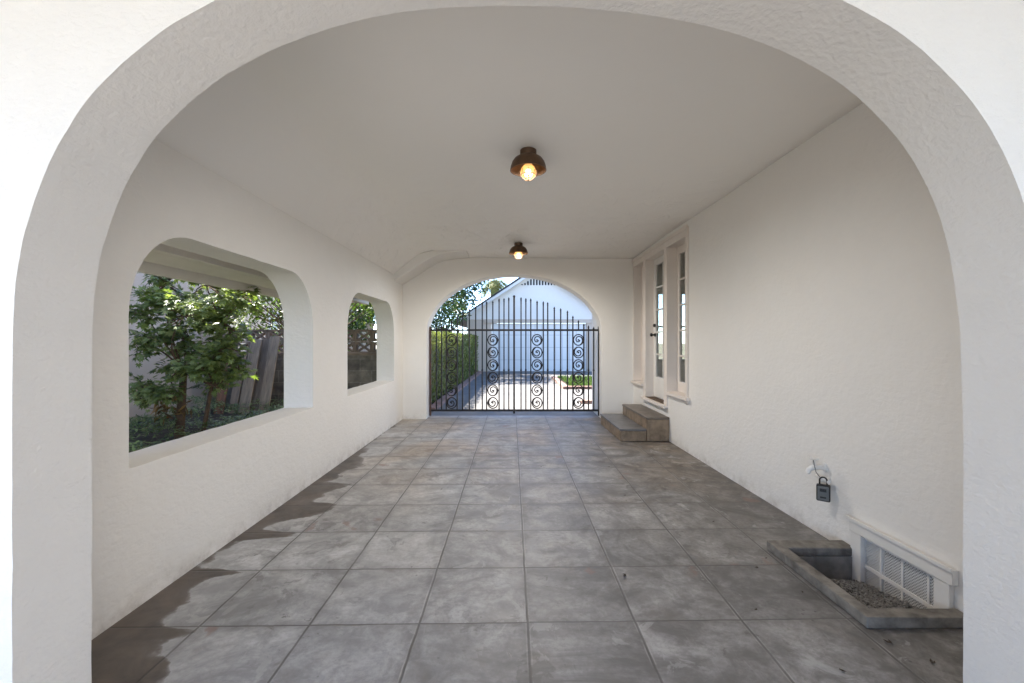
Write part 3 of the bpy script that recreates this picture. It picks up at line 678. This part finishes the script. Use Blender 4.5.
# ------------------------------------------------------------------ wrought iron gate: two leaves
GY = 7.68
def tip(mb, x, z, r=.013):
    """spear point on a bar"""
    mb.lathe([(r * .75, z - .075), (r * 1.15, z - .065), (r * .75, z - .055), (r * 1.25, z - .035), (0, z)], (x, GY, 0), 8)
def bar(mb, x, z0, z1, r=.0105): mb.box(x - r, x + r, GY - r, GY + r, z0, z1)
prop = {.156: 2.07, .239: 2.055, .324: 2.05, .433: 2.01, .54: 2.0, .616: 1.985, .73: 1.905, .84: 1.88, .957: 1.84, 1.05: 1.75, 1.147: 1.675, 1.24: 1.615, 1.32: 1.585, 1.41: 1.56}
scr = None
def spiral(flip):
    pts = []
    for i in range(72):
        t = i / 71; a = 2 * math.pi * 2.25 * t + R(90); k_ = max(0, (t - .46) / .54); r = .093 - .073 * k_ ** .8
        pts.append((r * math.cos(a) * flip * .92, 0, r * math.sin(a)))
    return pts
for side in (-1, 1):
    xm = .05
    lab = 'left leaf of the black iron gate, the one beside the hedge' if side < 0 else 'right leaf of the black iron gate, the one beside the concrete steps'
    gx = -1.41 if side < 0 else 1.50
    g = thing('gate_leaf', lab, 'gate', (gx, GY, .1), 0, 'leaves of the iron driveway gate')
    go = (gx, GY, .1)
    xa, xb = (gx, xm - .031) if side < 0 else (xm + .003, gx)
    lo, hi = min(xa, xb), max(xa, xb)
    mb = MB().box(lo, hi, GY - .016, GY + .016, 1.480, 1.513); mb.build('top_rail', 'iron', g, off=go, bevel=.003)
    mb = MB().box(lo, hi, GY - .014, GY + .014, .095, .130); mb.build('bottom_rail', 'iron', g, off=go, bevel=.003)
    mb = MB().box(gx - .017, gx + .017, GY - .0175, GY + .0175, .02, 1.56); mb.build('hinge_stile', 'iron_rust' if side < 0 else 'iron', g, off=go, bevel=.003)
    if side < 0:
        mb = MB().box(xm - .030, xm + .002, GY - .019, GY + .019, .06, 2.06); mb.lathe([(0, 2.10), (.017, 2.092), (.022, 2.078), (.015, 2.064), (.02, 2.058)], (xm - .014, GY, 0), 14); mb.build('meeting_stile', 'iron', g, off=go, bevel=0)
    for px, zt in prop.items():
        x = xm + (px - xm) * side * (1.0 if side > 0 else .995)
        if side < 0 and x < gx + .04: continue
        scroll_col = px in (.433, 1.147)
        mb = MB()
        if scroll_col: bar(mb, x, 1.513, zt - .06)
        else:
            bar(mb, x, .1305, 1.4795); bar(mb, x, 1.5135, zt - .06)
            if px not in (.324, .54, 1.05, 1.24): mb.lathe([(.008, .785), (.016, .795), (.017, .81), (.012, .825), (.009, .85)], (x, GY, 0), 8)
        tip(mb, x, zt); mb.build('picket', 'iron', g, off=go)
        if scroll_col:
            for k in range(6):
                zc = .240 + k * .2175
                if scr is None:
                    m1 = MB().tube(spiral(1), .0105, 6)
                    m1.tube([(-.106, 0, .0), (-.09, 0, 0)], .009, 6); m1.tube([(.106, 0, .0), (.085, 0, 0)], .009, 6)
                    m1.lathe([(0, -.016), (.014, -.008), (.014, .008), (0, .016)], n=10)
                    scr = m1.build('scroll', 'iron', g, smooth=True); s_ = scr
                else:
                    s_ = scr.copy(); COL.objects.link(s_); s_.parent = g
                s_.location = (x - gx, 0, zc - .1); s_.rotation_euler = (0, R(180) if k % 2 else 0, 0)

# ------------------------------------------------------------------ leaf builders
def new_tint(bm): return bm.faces.layers.float.new('tint')
def build_leaves(mb, name, mat, parent=None, off=(0, 0, 0)):
    return mb.build(name, mat, parent, off=off, recalc=False)
class Leaves(MB):
    def __init__(s):
        super().__init__(); s.t = s.bm.faces.layers.float.new('tint')
    def quad(s, c, d, n, L, W, tint):
        d = d.normalized(); sx = d.cross(n)
        if sx.length < 1e-4: sx = d.orthogonal()
        sx.normalize(); nn = sx.cross(d).normalized()
        p0, p1, p2, p3 = c, c + d * L * .45 + sx * W - nn * W * .25, c + d * L, c + d * L * .45 - sx * W - nn * W * .25
        vs = [s.bm.verts.new(p) for p in (p0, p1, p2, p3)]
        for f in ((0, 1, 2), (0, 2, 3)):
            fc = s.bm.faces.new([vs[i] for i in f]); fc[s.t] = tint
    def palmate(s, c, d, n, size, tint, lobes=7):
        """hand-shaped leaf: lobes fan out from the stalk end c in the plane with normal n, main lobe along d"""
        d = d.normalized(); n = (n - d * n.dot(d)).normalized(); sx = d.cross(n)
        for k in range(lobes):
            a = (k / (lobes - 1) - .5) * R(235); L = size * (1 - .38 * abs(k / (lobes - 1) - .5) * 2)
            dd = (d * math.cos(a) + sx * math.sin(a)) - n * .22
            s.quad(c, dd, n, L, L * .165, tint)
def rv(r): 
    while True:
        v = Vector((r.uniform(-1, 1), r.uniform(-1, 1), r.uniform(-1, 1)))
        if .05 < v.length < 1: return v

# ------------------------------------------------------------------ the tree outside the near opening
TY = 5.2
def px(x, y, d=TY): return Vector(((x - 512) * d / 445, d, EYE - (y - 342) * d / 445))
tr = thing('broadleaf_tree', 'bushy tree with big hand-shaped leaves outside the nearer left opening', 'tree', (-3.85, TY, .2))
to = (-3.85, TY, .2)
r = random.Random(11)
mb = MB()
b0 = Vector((-3.89, TY, .15)); fork = Vector((-3.82, TY, .80))
def limb(a, b, r0, r1, bend=.08, n=7):
    pts = []
    off = Vector((r.uniform(-1, 1), r.uniform(-1, 1), r.uniform(-.3, .6))) * bend
    for i in range(n + 1):
        t = i / n; pts.append(a.lerp(b, t) + off * math.sin(math.pi * t))
    mb.tube(pts, [r0 + (r1 - r0) * i / n for i in range(n + 1)], 8); return pts
limb(b0, Vector((-3.83, TY, 1.0)), .052, .034, .05)
limb(Vector((-3.72, TY + .15, .15)), Vector((-3.5, TY + .1, 1.15)), .026, .018, .06)
blobs = [  # px centre, half sizes (px), depth offset, number of rosettes
    (165, 285, 22, 16, .15, 9), (205, 285, 28, 16, -.1, 12), (240, 296, 16, 14, .2, 6), (185, 315, 26, 16, -.25, 12), (222, 320, 20, 18, .1, 11), (158, 300, 12, 12, -.1, 4),
    (142, 312, 9, 8, -.1, 4), (150, 345, 13, 10, -.2, 6), (190, 345, 22, 14, .2, 9), (222, 350, 16, 12, -.15, 8), (205, 366, 24, 8, -.2, 7), (240, 370, 10, 6, .1, 3), (155, 393, 19, 8, -.25, 8), (178, 372, 14, 8, .0, 5), (215, 385, 12, 6, .1, 3)]
hubs = []
lv = Leaves()
for bx, by, sx, sy, dd, nr in blobs:
    hub = px(bx, by, TY + dd); start = Vector((-3.83, TY, .95)) if bx < 195 else Vector((-3.5, TY + .1, 1.1))
    if hub.z < 1.05: start = start - Vector((0, 0, .35))
    limb(start, hub, .013, .005, .12)
    for _ in range(int(nr * 2.5)):
        c = px(bx + r.uniform(-1, 1) * sx, by + r.uniform(-1, 1) * sy, TY + dd + r.uniform(-.28, .28))
        limb(hub, c, .008, .004, .04, 4)
        tb = r.uniform(.15, .75)
        for k in range(r.randint(13, 18)):
            v = rv(r).normalized(); v.z = v.z * .6 + .15; v.normalize()
            tipc = c + v * r.uniform(.05, .13)
            n = (Vector((0, -.25, 1)) + rv(r) * .55).normalized()
            lv.palmate(tipc, v + Vector((0, 0, -.35)), n, r.uniform(.04, .085), min(1, max(0, tb + r.uniform(-.25, .3))))
mb.build('trunk', 'bark_warm', tr, off=to, smooth=True, angle=60)
lv.build('crown', 'leaf_aralia', tr, off=to, recalc=False)
# dried leaves at its foot
lv = Leaves()
for _ in range(60):
    c = Vector((-3.95 + r.gauss(0, .10), TY - .1 + r.gauss(0, .08), .42 + r.uniform(0, .28))); lv.quad(c, rv(r) + Vector((0, 0, -.6)), rv(r), r.uniform(.08, .16), .016, r.random())
lv.build('dry_fronds', 'leaf_dry', tr, off=to, recalc=False)

# ivy carpet in the side bed
lv = Leaves()
for _ in range(5200):
    x, y = r.uniform(-5.15, -2.13), r.uniform(2.3, 7.2)
    z = .20 + .19 * max(0, mnoise.noise((x * 1.7, y * 1.7, 2)) + .45) + r.uniform(0, .07)
    d = rv(r); d.z *= .3; n = Vector((0, 0, 1)) + rv(r) * .55
    s_ = r.uniform(.045, .085)
    lv.palmate(Vector((x, y, z)), d, n, s_, min(1, max(0, r.gauss(.4, .25))), 3)
o = lv.build('ivy', 'leaf_ivy', recalc=False); tag(o, 'dark green ivy covering the bed outside the left openings', 'ivy', kind='stuff')

# ------------------------------------------------------------------ neighbour's house, concrete block wall, leaning boards
nh = thing('neighbour_house', 'beige grey stucco neighbour house wall behind the broadleaf tree', 'house', (-7.5, 3.2, 0))
no = (-7.5, 3.2, 0)
WY0, WY1 = 3.9, 4.75
mb = MB().sheet([(-3.0, -.3), (8.3, -.3), (8.3, 3.8), (-3.0, 3.8)], [[(4.95, 1.80), (5.95, 1.80), (5.95, 2.9), (4.95, 2.9)]], 'YZ', -5.25, -5.45); mb.build('wall', 'stucco_neighbour', nh, off=no)
mb = MB().sheet([(-9.5, -.3), (-5.46, -.3), (-5.46, 3.8), (-9.5, 3.8)], [], 'XZ', 8.1, 8.3); mb.build('end_wall', 'stucco_neighbour', nh, off=no)
mb = MB().sheet([(-5.0, 3.7), (-7.5, 4.8), (-10, 3.7), (-10, 3.82), (-7.5, 4.92), (-5.0, 3.82)], [], 'XZ', -3.4, 8.7); mb.build('roof', 'roof_tile', nh, off=no)
fr = MB(); fr.box(-5.30, -5.235, 4.94, 5.02, 1.79, 2.91); fr.box(-5.30, -5.235, 5.88, 5.96, 1.79, 2.91); fr.box(-5.30, -5.235, 5.021, 5.879, 1.79, 1.87); fr.box(-5.30, -5.235, 5.021, 5.879, 2.83, 2.91)
fr.box(-5.295, -5.245, 5.021, 5.879, 2.33, 2.37); f_ = fr.build('window', 'white_wood', nh, off=no, bevel=.004)
MB().box(-5.35, -5.34, 4.96, 5.94, 1.81, 2.89).build('pane', 'glass', f_, off=no)

bw = thing('block_wall', 'brown grey concrete block wall topped by two rows of pierced blocks', 'wall', (-3.6, 7.7, 0))
bo = (-3.6, 7.7, 0)
MB().box(-5.24, -2.105, 7.62, 7.80, -.3, 1.06).build('block_courses', 'block', bw, off=bo)
MB().box(-5.24, -2.105, 7.61, 7.81, 1.062, 1.105).build('bond_course', 'screen_block', bw, off=bo, bevel=.004)
sb = None; W_, H_ = .30, .19
for row in range(2):
    for k in range(10):
        x = -2.26 - k * W_; z = 1.107 + H_ / 2 + row * (H_ + .002)
        if sb is None:
            m1 = MB(); t_ = .019; hw, hh = W_ / 2 - .002, H_ / 2 - .001
            m1.box(-hw, hw, -.05, .05, -hh, -hh + t_); m1.box(-hw, hw, -.05, .05, hh - t_, hh)
            m1.box(-hw, -hw + .034, -.05, .05, -hh + t_, hh - t_); m1.box(hw - .034, hw, -.05, .05, -hh + t_, hh - t_)
            L = math.hypot(2 * hw - .07, 2 * hh - .04); a = math.atan2(2 * hh - .04, 2 * hw - .07)
            m1.obox((0, 0, 0), (L, .094, .026), Matrix.Rotation(-a, 3, 'Y')); m1.obox((0, 0, 0), (L, .090, .026), Matrix.Rotation(a, 3, 'Y'))
            sb = m1.build('screen_block', 'screen_block', bw); s_ = sb
        else: s_ = sb.copy(); COL.objects.link(s_); s_.parent = bw
        s_.location = (x - bo[0], .01, z - bo[2])
MB().box(-5.24, -2.105, 7.64, 7.78, 1.489, 1.505).build('cap', 'screen_block', bw, off=bo)

planks = [  # px bottom, px top, depth, width, material, label
    ((217, 411), (228, 362), 6.9, .15, 'plank_red', 'reddish brown weathered board leaning among the grey boards by the block wall'),
    ((231, 411), (243, 356), 6.95, .13, 'plank_tan', 'tan weathered board leaning left of the grey boards by the block wall'),
    ((241, 413), (257, 340), 6.86, .17, 'plank_grey', 'leftmost and broadest grey weathered board leaning by the block wall'),
    ((252, 413), (266, 340), 6.95, .15, 'plank_dark', 'darkest grey board leaning between two paler grey boards'),
    ((262, 412), (275, 337), 6.84, .16, 'plank_grey', 'rightmost grey weathered board leaning nearest the pierced blocks'),
    ((206, 411), (213, 372), 7.0, .13, 'plank_dark', 'short dark board leaning at the left end, behind the tree trunk')]
for (bx, by), (tx, ty), dep, wd, mat, lab in planks:
    p0 = px(bx, by, dep) - Vector((0, 0, .18)); p1 = px(tx, ty, dep + .42)
    ax = (p1 - p0); L = ax.length; ax.normalize(); yv = Vector((0, 1, 0)); xv = yv.cross(ax).normalized(); yv = ax.cross(xv)
    mat3 = Matrix((xv, yv, ax)).transposed()
    mb = MB().box(-wd / 2, wd / 2, -.012, .012, 0, L)
    for v in mb.bm.verts: v.co.x += .006 * math.sin(v.co.z * 7 + bx)
    ob = mb.build('wood_board', mat, bevel=.003); ob.matrix_world = Matrix.Translation(p0) @ mat3.to_4x4()
    tag(ob, lab, 'board', 'weathered boards leaning by the block wall')

# ------------------------------------------------------------------ generic trees
def leaf_tree(name, label, base, trunk_h, crown_c, crown_r, nclump, nleaf, leaf, mat, bark='bark', seed=1, group=None, trunk_r=.14, spread=.34):
    rr = random.Random(seed); base = Vector(base); cc = Vector(crown_c)
    T = thing(name, label, 'tree', base, 0, group); m = MB(); lv = Leaves()
    top = Vector((cc.x, cc.y, base.z + trunk_h))
    m.tube([base, base.lerp(top, .35) + Vector((rr.uniform(-.1, .1), 0, 0)), base.lerp(top, .7) + Vector((rr.uniform(-.12, .12), 0, 0)), top], [trunk_r, trunk_r * .85, trunk_r * .75, trunk_r * .6], 10)
    for _ in range(nclump):
        v = rv(rr); v = v.normalized() * v.length ** .45
        c = cc + Vector((v.x * crown_r[0], v.y * crown_r[1], v.z * crown_r[2]))
        mid = top.lerp(c, .5) + rv(rr) * .12
        m.tube([top - Vector((0, 0, rr.uniform(0, .6))), mid, c], [trunk_r * .16, trunk_r * .09, .006], 5)
        tb = rr.uniform(.1, .75) + .2 * v.z
        for k in range(nleaf):
            q = rv(rr) * spread; q.z *= .75
            lv.quad(c + q, q.normalized() + rv(rr) * .8 + Vector((0, 0, -.25)), rv(rr) + Vector((0, 0, .9)), leaf * rr.uniform(.7, 1.3), leaf * .24, min(1, max(0, tb + rr.uniform(-.25, .25))))
    m.build('trunk', bark, T, off=base, smooth=True, angle=60); lv.build('crown', mat, T, off=base, recalc=False)
    return T
leaf_tree('garden_tree', 'sunlit yellow green tree showing over the pierced block wall', (-4.9, 10.6, -.1), 1.2, (-4.75, 10.6, 2.4), (1.75, 1.2, 1.35), 110, 70, .12, 'leaf_bright', seed=5)
leaf_tree('shade_tree', 'dark green tree with a brown trunk rising beyond the hedge', (-2.62, 17.6, -.1), 3.0, (-3.9, 17.6, 4.1), (2.9, 2.4, 2.3), 170, 95, .15, 'leaf_tree', 'bark_warm', seed=9, trunk_r=.17, spread=.42)
leaf_tree('yard_shrub', 'dark bushy shrub behind the hedge in front of the garage eave', (-3.0, 15.2, -.1), .8, (-2.75, 15.2, 1.75), (.85, .8, .85), 60, 70, .10, 'leaf_tree', seed=19, trunk_r=.06, spread=.28)
leaf_tree('street_tree', 'tall dark tree far behind the garage on the left', (-7.0, 27, -.1), 3.5, (-6.2, 27, 5.0), (3.4, 2.6, 2.8), 90, 50, .2, 'leaf_tree', seed=23, trunk_r=.22, spread=.55)

# palm behind the garage
pb = Vector((-1.35, 33, -.1)); pt = thing('palm_tree', 'palm tree rising behind the garage roof', 'tree', pb)
mb = MB().tube([pb, pb + Vector((.02, 0, 2.5)), pb + Vector((-.03, 0, 4.6)), pb + Vector((.02, 0, 5.9))], [.24, .21, .22, .26], 12); mb.build('trunk', 'palm_trunk', pt, off=pb, smooth=True)
lv = Leaves(); rp = random.Random(4); hub = pb + Vector((.02, 0, 5.9))
for k in range(46):
    az = k * 2.399 + rp.uniform(-.2, .2); el = rp.uniform(-.75, 1.25); L = rp.uniform(1.2, 1.75)
    d = Vector((math.cos(az) * math.cos(el), math.sin(az) * math.cos(el), math.sin(el))); p = hub.copy(); tb = rp.uniform(.2, .9)
    for i in range(13):
        q = p + d * L / 13; d = (d + Vector((0, 0, -.085))).normalized(); side = d.cross(Vector((0, 0, 1)))
        if side.length < .05: side = Vector((1, 0, 0))
        side.normalize()
        if i > 2:
            for sgn in (-1, 1):
                for _ in range(2): lv.quad(p.lerp(q, rp.random()), (side * sgn + d * .8 + Vector((0, 0, -.25)) + rv(rp) * .12), d.cross(side), .42 * math.sin(math.pi * (i + 1) / 15) + .14, .022, min(1, max(0, tb + rp.uniform(-.2, .2))))
        lv.quad(p, d, Vector((0, 0, 1)), L / 12, .02, tb); p = q
lv.build('crown', 'leaf_palm', pt, off=pb, recalc=False)

# ------------------------------------------------------------------ hedge
hd = thing('hedge', 'tall clipped yellow green hedge along left side of driveway', 'hedge', (-2.0, 13.5, 0)); hoff = (-2.0, 13.5, 0)
MB().sheet([(-2.45, 8.6), (-1.82, 8.6), (-1.60, 18.9), (-2.45, 18.9)], [], 'XY', -.1, 1.36).build('dark_core', 'hedge_core', hd, off=hoff)  # solid dark core filling the hedge behind the leaves
lv = Leaves(); rh = random.Random(8)
for _ in range(30000):
    y = 8.5 + 10.5 * rh.random() ** 1.5
    rowz = 1.47 + .05 * mnoise.noise((y * 1.3, 0, 4)) + .003 * (y - 8)
    if rh.random() < .72:   # driveway face
        z = rh.uniform(.0, rowz); x = -1.70 + .075 * mnoise.noise((y * 2.2, z * .7, 1)) + rh.uniform(-.09, .05)
    elif rh.random() < .7: z = rowz + rh.uniform(-.08, .03); x = rh.uniform(-2.5, -1.68)
    else: y = 8.5 + rh.uniform(-.06, .06); z = rh.uniform(0, rowz); x = rh.uniform(-2.5, -1.66)
    col_ = mnoise.noise((y * 3.1, z * .5, 7)) * .55 + .45 + rh.uniform(-.22, .22)
    x += .021 * (y - 9); d = Vector((rh.uniform(-.2, .6), rh.uniform(-.6, .6), rh.uniform(.2, 1)))
    s_ = .045 + .0035 * (y - 8.5)
    lv.quad(Vector((x, y, z)), d, Vector((1, rh.uniform(-.6, .6), rh.uniform(-.2, .6))), s_ * rh.uniform(.8, 1.5), s_ * .26, min(1, max(0, col_)))
lv.build('foliage', 'leaf_hedge', hd, off=hoff, recalc=False)
mb = MB()
for k in range(60):
    y = 8.4 + k * .175; hx = .017 * (y - 9); mb.box(-1.60 + hx + rh.uniform(-.006, .006), -1.43 + hx + rh.uniform(-.008, .008), y, y + .166, -.1, .045 + rh.uniform(-.006, .006))
o = mb.build('brick_edging', 'brick_red', off=(-1.5, 13, 0), bevel=.006); tag(o, 'pinkish red brick edging at the foot of the hedge', 'edging')
# planting beds on the right
o = MB().box(1.55, 6.5, 12.4, 15.8, -.1, .02).build('lawn_bed', 'soil'); tag(o, kind='structure')
lv = Leaves()
for _ in range(5000):
    x, y = rh.uniform(1.62, 5.5), rh.uniform(12.5, 15.7)
    lv.quad(Vector((x, y, .02)), Vector((rh.uniform(-.5, .5), rh.uniform(-.5, .5), 1)), rv(rh), rh.uniform(.06, .16), .012, rh.random())
o = lv.build('grass', 'leaf_grass', recalc=False); tag(o, 'green grass strip right of the driveway', 'grass', kind='stuff')
mb = MB()
for k in range(20): mb.box(1.40, 1.54, 12.2 + k * .18, 12.2 + k * .18 + .17, -.1, .07)
for k in range(14): mb.box(1.545 + k * .25, 1.545 + k * .25 + .24, 12.2, 12.34, -.1, .07)
o = mb.build('brick_edging', 'brick_red', off=(1.5, 12.3, 0), bevel=.006); tag(o, 'pinkish brick edging round the grass strip by the driveway', 'edging')
mb = MB()
for k in range(12): mb.box(1.46 + k * .25, 1.46 + k * .25 + .24, 9.35, 9.55, -.1, .06)
o = mb.build('brick_edging', 'brick_red', off=(2, 9.4, 0), bevel=.006); tag(o, 'short row of terracotta bricks close behind the gate pier', 'edging')

# ------------------------------------------------------------------ garage
ga = thing('garage', 'white gabled garage with a wide panelled door at end of driveway', 'garage', (1.15, 19.3, 0)); gof = (1.15, 19.3, 0)
GX = 1.16; sl = .66
def rz(x, base=4.50): return base - sl * abs(x - GX)
MB().sheet([(-1.95, 0), (-.91, 0), (-.91, 2.10), (3.24, 2.10), (3.24, 0), (4.3, 0), (4.3, 2.25), (-1.95, 2.25)], [], 'XZ', 19.30, 19.45).build('front_wall', 'stucco_tan', ga, off=gof)
MB().sheet([(-1.95, 2.252), (4.3, 2.252), (4.3, 2.40), (GX, rz(GX) - .06), (-1.95, 2.40)], [], 'XZ', 19.27, 19.45).build('gable', 'stucco_garage', ga, off=gof)
MB().box(-.90, 3.23, 19.38, 19.42, .01, 2.09).build('garage_door', 'garage_door', ga, off=gof)
MB().box(-1.2, 3.5, 19.24, 19.268, 2.10, 2.262).build('lintel', 'stucco_tan', ga, off=gof, bevel=.004)
for x in (-1.95, 4.15): MB().box(x, x + .15, 19.46, 26, 0, 2.3).build('side_wall', 'stucco_garage', ga, off=gof)
for k in range(13):
    x = GX + .04 + (k - 6) * .127; zt = rz(x) - .40
    MB().box(x - .036, x + .036, 19.262, 19.2685, 3.74, max(3.79, min(4.15, zt + .12))).build('vent_slot', 'roof_dark', ga, off=gof)
MB().sheet([(-2.55, rz(-2.55)), (GX, rz(GX)), (4.9, rz(4.9)), (4.9, rz(4.9) + .07), (GX, rz(GX) + .09), (-2.55, rz(-2.55) + .07)], [], 'XZ', 18.85, 26.3).build('roof', 'roof_dark', ga, off=gof)
MB().sheet([(-2.5, rz(-2.5) - .13), (GX, rz(GX) - .13), (4.85, rz(4.85) - .13), (4.85, rz(4.85) - .004), (GX, rz(GX) - .004), (-2.5, rz(-2.5) - .004)], [], 'XZ', 18.88, 18.92).build('barge_board', 'white_wood', ga, off=gof)

bh = thing('beige_house', 'sunlit beige house far behind the block wall', 'house', (-8, 15, 0)); bho = (-8, 15, 0)
MB().box(-11, -5.6, 13.2, 18, -.3, 3.0).build('wall', 'beige_house', bh, off=bho)
MB().sheet([(-11.4, 2.95), (-8.3, 4.4), (-5.2, 2.95), (-5.2, 3.08), (-8.3, 4.53), (-11.4, 3.08)], [], 'XZ', 12.8, 18.4).build('roof', 'roof_tile', bh, off=bho)
fr = MB(); fr.box(-7.2, -6.2, 13.16, 13.198, 1.0, 2.2); f_ = fr.build('window', 'white_wood', bh, off=bho)
MB().box(-7.1, -6.3, 13.15, 13.158, 1.08, 2.12).build('pane', 'glass', f_, off=bho)

eo = (3, .7, 2.9)
ev = thing('added_front_shade', 'unseen slab added above the nearest arch to shade its front', 'eave', eo)  # added out of view to shade the front wall and the ground before it
MB().box(-2.7, 3.55, -2.80, 1.04, 2.65, 2.80).build('soffit', 'eave_paint', ev, off=eo)
MB().box(-2.72, 3.55, -2.85, -2.805, 2.55, 2.85).build('fascia', 'eave_paint', ev, off=eo)
eo = (3, 8.1, 2.7)
ev = thing('added_back_shade', 'unseen slab added above the far arch to keep sun off the floor', 'eave', eo)  # added out of view, stops sun reaching the floor by the gate
MB().box(-3.6, 8.3, 7.80, 9.55, 2.76, 2.86).build('soffit', 'eave_paint', ev, off=eo)
# main house body behind the right wall (closes the building)
hb_ = thing('main_house', 'plain white stucco back of the main house beyond the right wall, with an added wing blocking sky light', 'house', (8.1, 4.5, 0))
MB().box(8.0, 8.19, 1.53, 7.44, -.3, 3.0).build('side_wall', 'stucco_plain', hb_, off=(8.1, 4.5, 0))
MB().box(3.6, 8.0, -7.0, 1.27, -.3, 4.2).build('added_wing', 'stucco_plain', hb_, off=(8.1, 4.5, 0))  # wing added out of view to hold side light off the front wall

# ------------------------------------------------------------------ a little litter on the floor
lf0 = None
for x, y, s_ in [(1.62, 1.92, .018), (1.70, 1.80, .016), (.62, 2.46, .02), (1.18, 2.15, .012), (-.62, 3.9, .012), (.95, 3.75, .012), (1.45, 3.2, .014), (1.40, 2.55, .014), (1.52, 2.66, .012), (.3, 4.6, .012), (-1.2, 5.9, .02), (.55, 5.3, .014), (1.0, 4.6, .014), (1.3, 1.75, .014), (1.55, 1.66, .016), (-.2, 6.3, .014), (1.5, 2.30, .012)]:
    if lf0 is None:
        lv = Leaves(); z = Vector((0, 0, 1))
        lv.quad(Vector((-1, 0, .25)), Vector((1, .15, .05)), z, 2.0, .42, .5); lv.quad(Vector((-.9, 0, .3)), Vector((1, -.5, .2)), z, 1.2, .3, .3)
        o = lv.build('dry_leaf', 'dry_leaf', recalc=False); lf0 = o
    else: o = lf0.copy(); COL.objects.link(o)
    o.location = (x, y, .003); o.scale = (s_, s_, s_); o.rotation_euler = (0, 0, random.uniform(0, 6.28))
    tag(o, 'tiny dry dark leaf lying on the grey concrete tiles', 'leaf', 'dry leaves on the floor')

# ------------------------------------------------------------------ light, sky, camera
SUN = Vector((-.50, .31, .81)).normalized()
el = math.asin(SUN.z); rot = math.atan2(SUN.x, SUN.y)
wd = bpy.data.worlds.new('World'); scene.world = wd; wd.use_nodes = True
nt = wd.node_tree; nt.nodes.clear()
out = nt.nodes.new('ShaderNodeOutputWorld'); bg = nt.nodes.new('ShaderNodeBackground')
sky = nt.nodes.new('ShaderNodeTexSky'); sky.sky_type = 'NISHITA'; sky.sun_disc = False; sky.sun_elevation = el; sky.sun_rotation = rot
sky.altitude = 1500; sky.air_density = .62; sky.dust_density = .1; sky.ozone_density = 1.3
tc = nt.nodes.new('ShaderNodeTexCoord'); mp = nt.nodes.new('ShaderNodeMapping'); mp.inputs['Scale'].default_value = (1, 1, 2.6)
nz = nt.nodes.new('ShaderNodeTexNoise'); nz.inputs['Scale'].default_value = 5.5; nz.inputs['Detail'].default_value = 8; nz.inputs['Roughness'].default_value = .58
rp_ = nt.nodes.new('ShaderNodeValToRGB'); rp_.color_ramp.elements[0].position = .66; rp_.color_ramp.elements[1].position = .86
mx = nt.nodes.new('ShaderNodeMix'); mx.data_type = 'RGBA'
nt.links.new(tc.outputs['Generated'], mp.inputs[0]); nt.links.new(mp.outputs[0], nz.inputs['Vector']); nt.links.new(nz.outputs['Fac'], rp_.inputs[0])
nt.links.new(rp_.outputs[0], mx.inputs[0]); nt.links.new(sky.outputs[0], mx.inputs[6]); mx.inputs[7].default_value = (6, 6.1, 6.3, 1)
nt.links.new(mx.outputs[2], bg.inputs[0]); bg.inputs[1].default_value = .125; nt.links.new(bg.outputs[0], out.inputs[0])
sl_ = bpy.data.lights.new('sun', 'SUN'); sl_.energy = 3.8; sl_.angle = R(.53); sl_.color = (1, .95, .87)
so_ = bpy.data.objects.new('sun', sl_); COL.objects.link(so_); so_.rotation_euler = SUN.to_track_quat('Z', 'Y').to_euler()

cam = bpy.data.cameras.new('camera'); co = bpy.data.objects.new('camera', cam); COL.objects.link(co)
cam.sensor_width = 36; cam.lens = 445 / 1024 * 36; cam.clip_end = 2000; cam.clip_start = .05
co.location = (0, 0, EYE); co.rotation_euler = (R(90), 0, 0)
scene.camera = co
scene.view_settings.view_transform = 'Standard'; scene.view_settings.look = 'None'; scene.view_settings.gamma = 1
scene.view_settings.exposure = 3.02
scene.view_settings.use_curve_mapping = False
scene.render.engine = 'CYCLES'
cy = scene.cycles
cy.max_bounces = 14; cy.diffuse_bounces = 8; cy.glossy_bounces = 4; cy.transparent_max_bounces = 12; cy.sample_clamp_indirect = 8
cy.caustics_reflective = False; cy.caustics_refractive = False
cy.use_denoising = True
try: cy.denoiser = 'OPENIMAGEDENOISE'; cy.denoising_input_passes = 'RGB_ALBEDO_NORMAL'
except Exception: pass
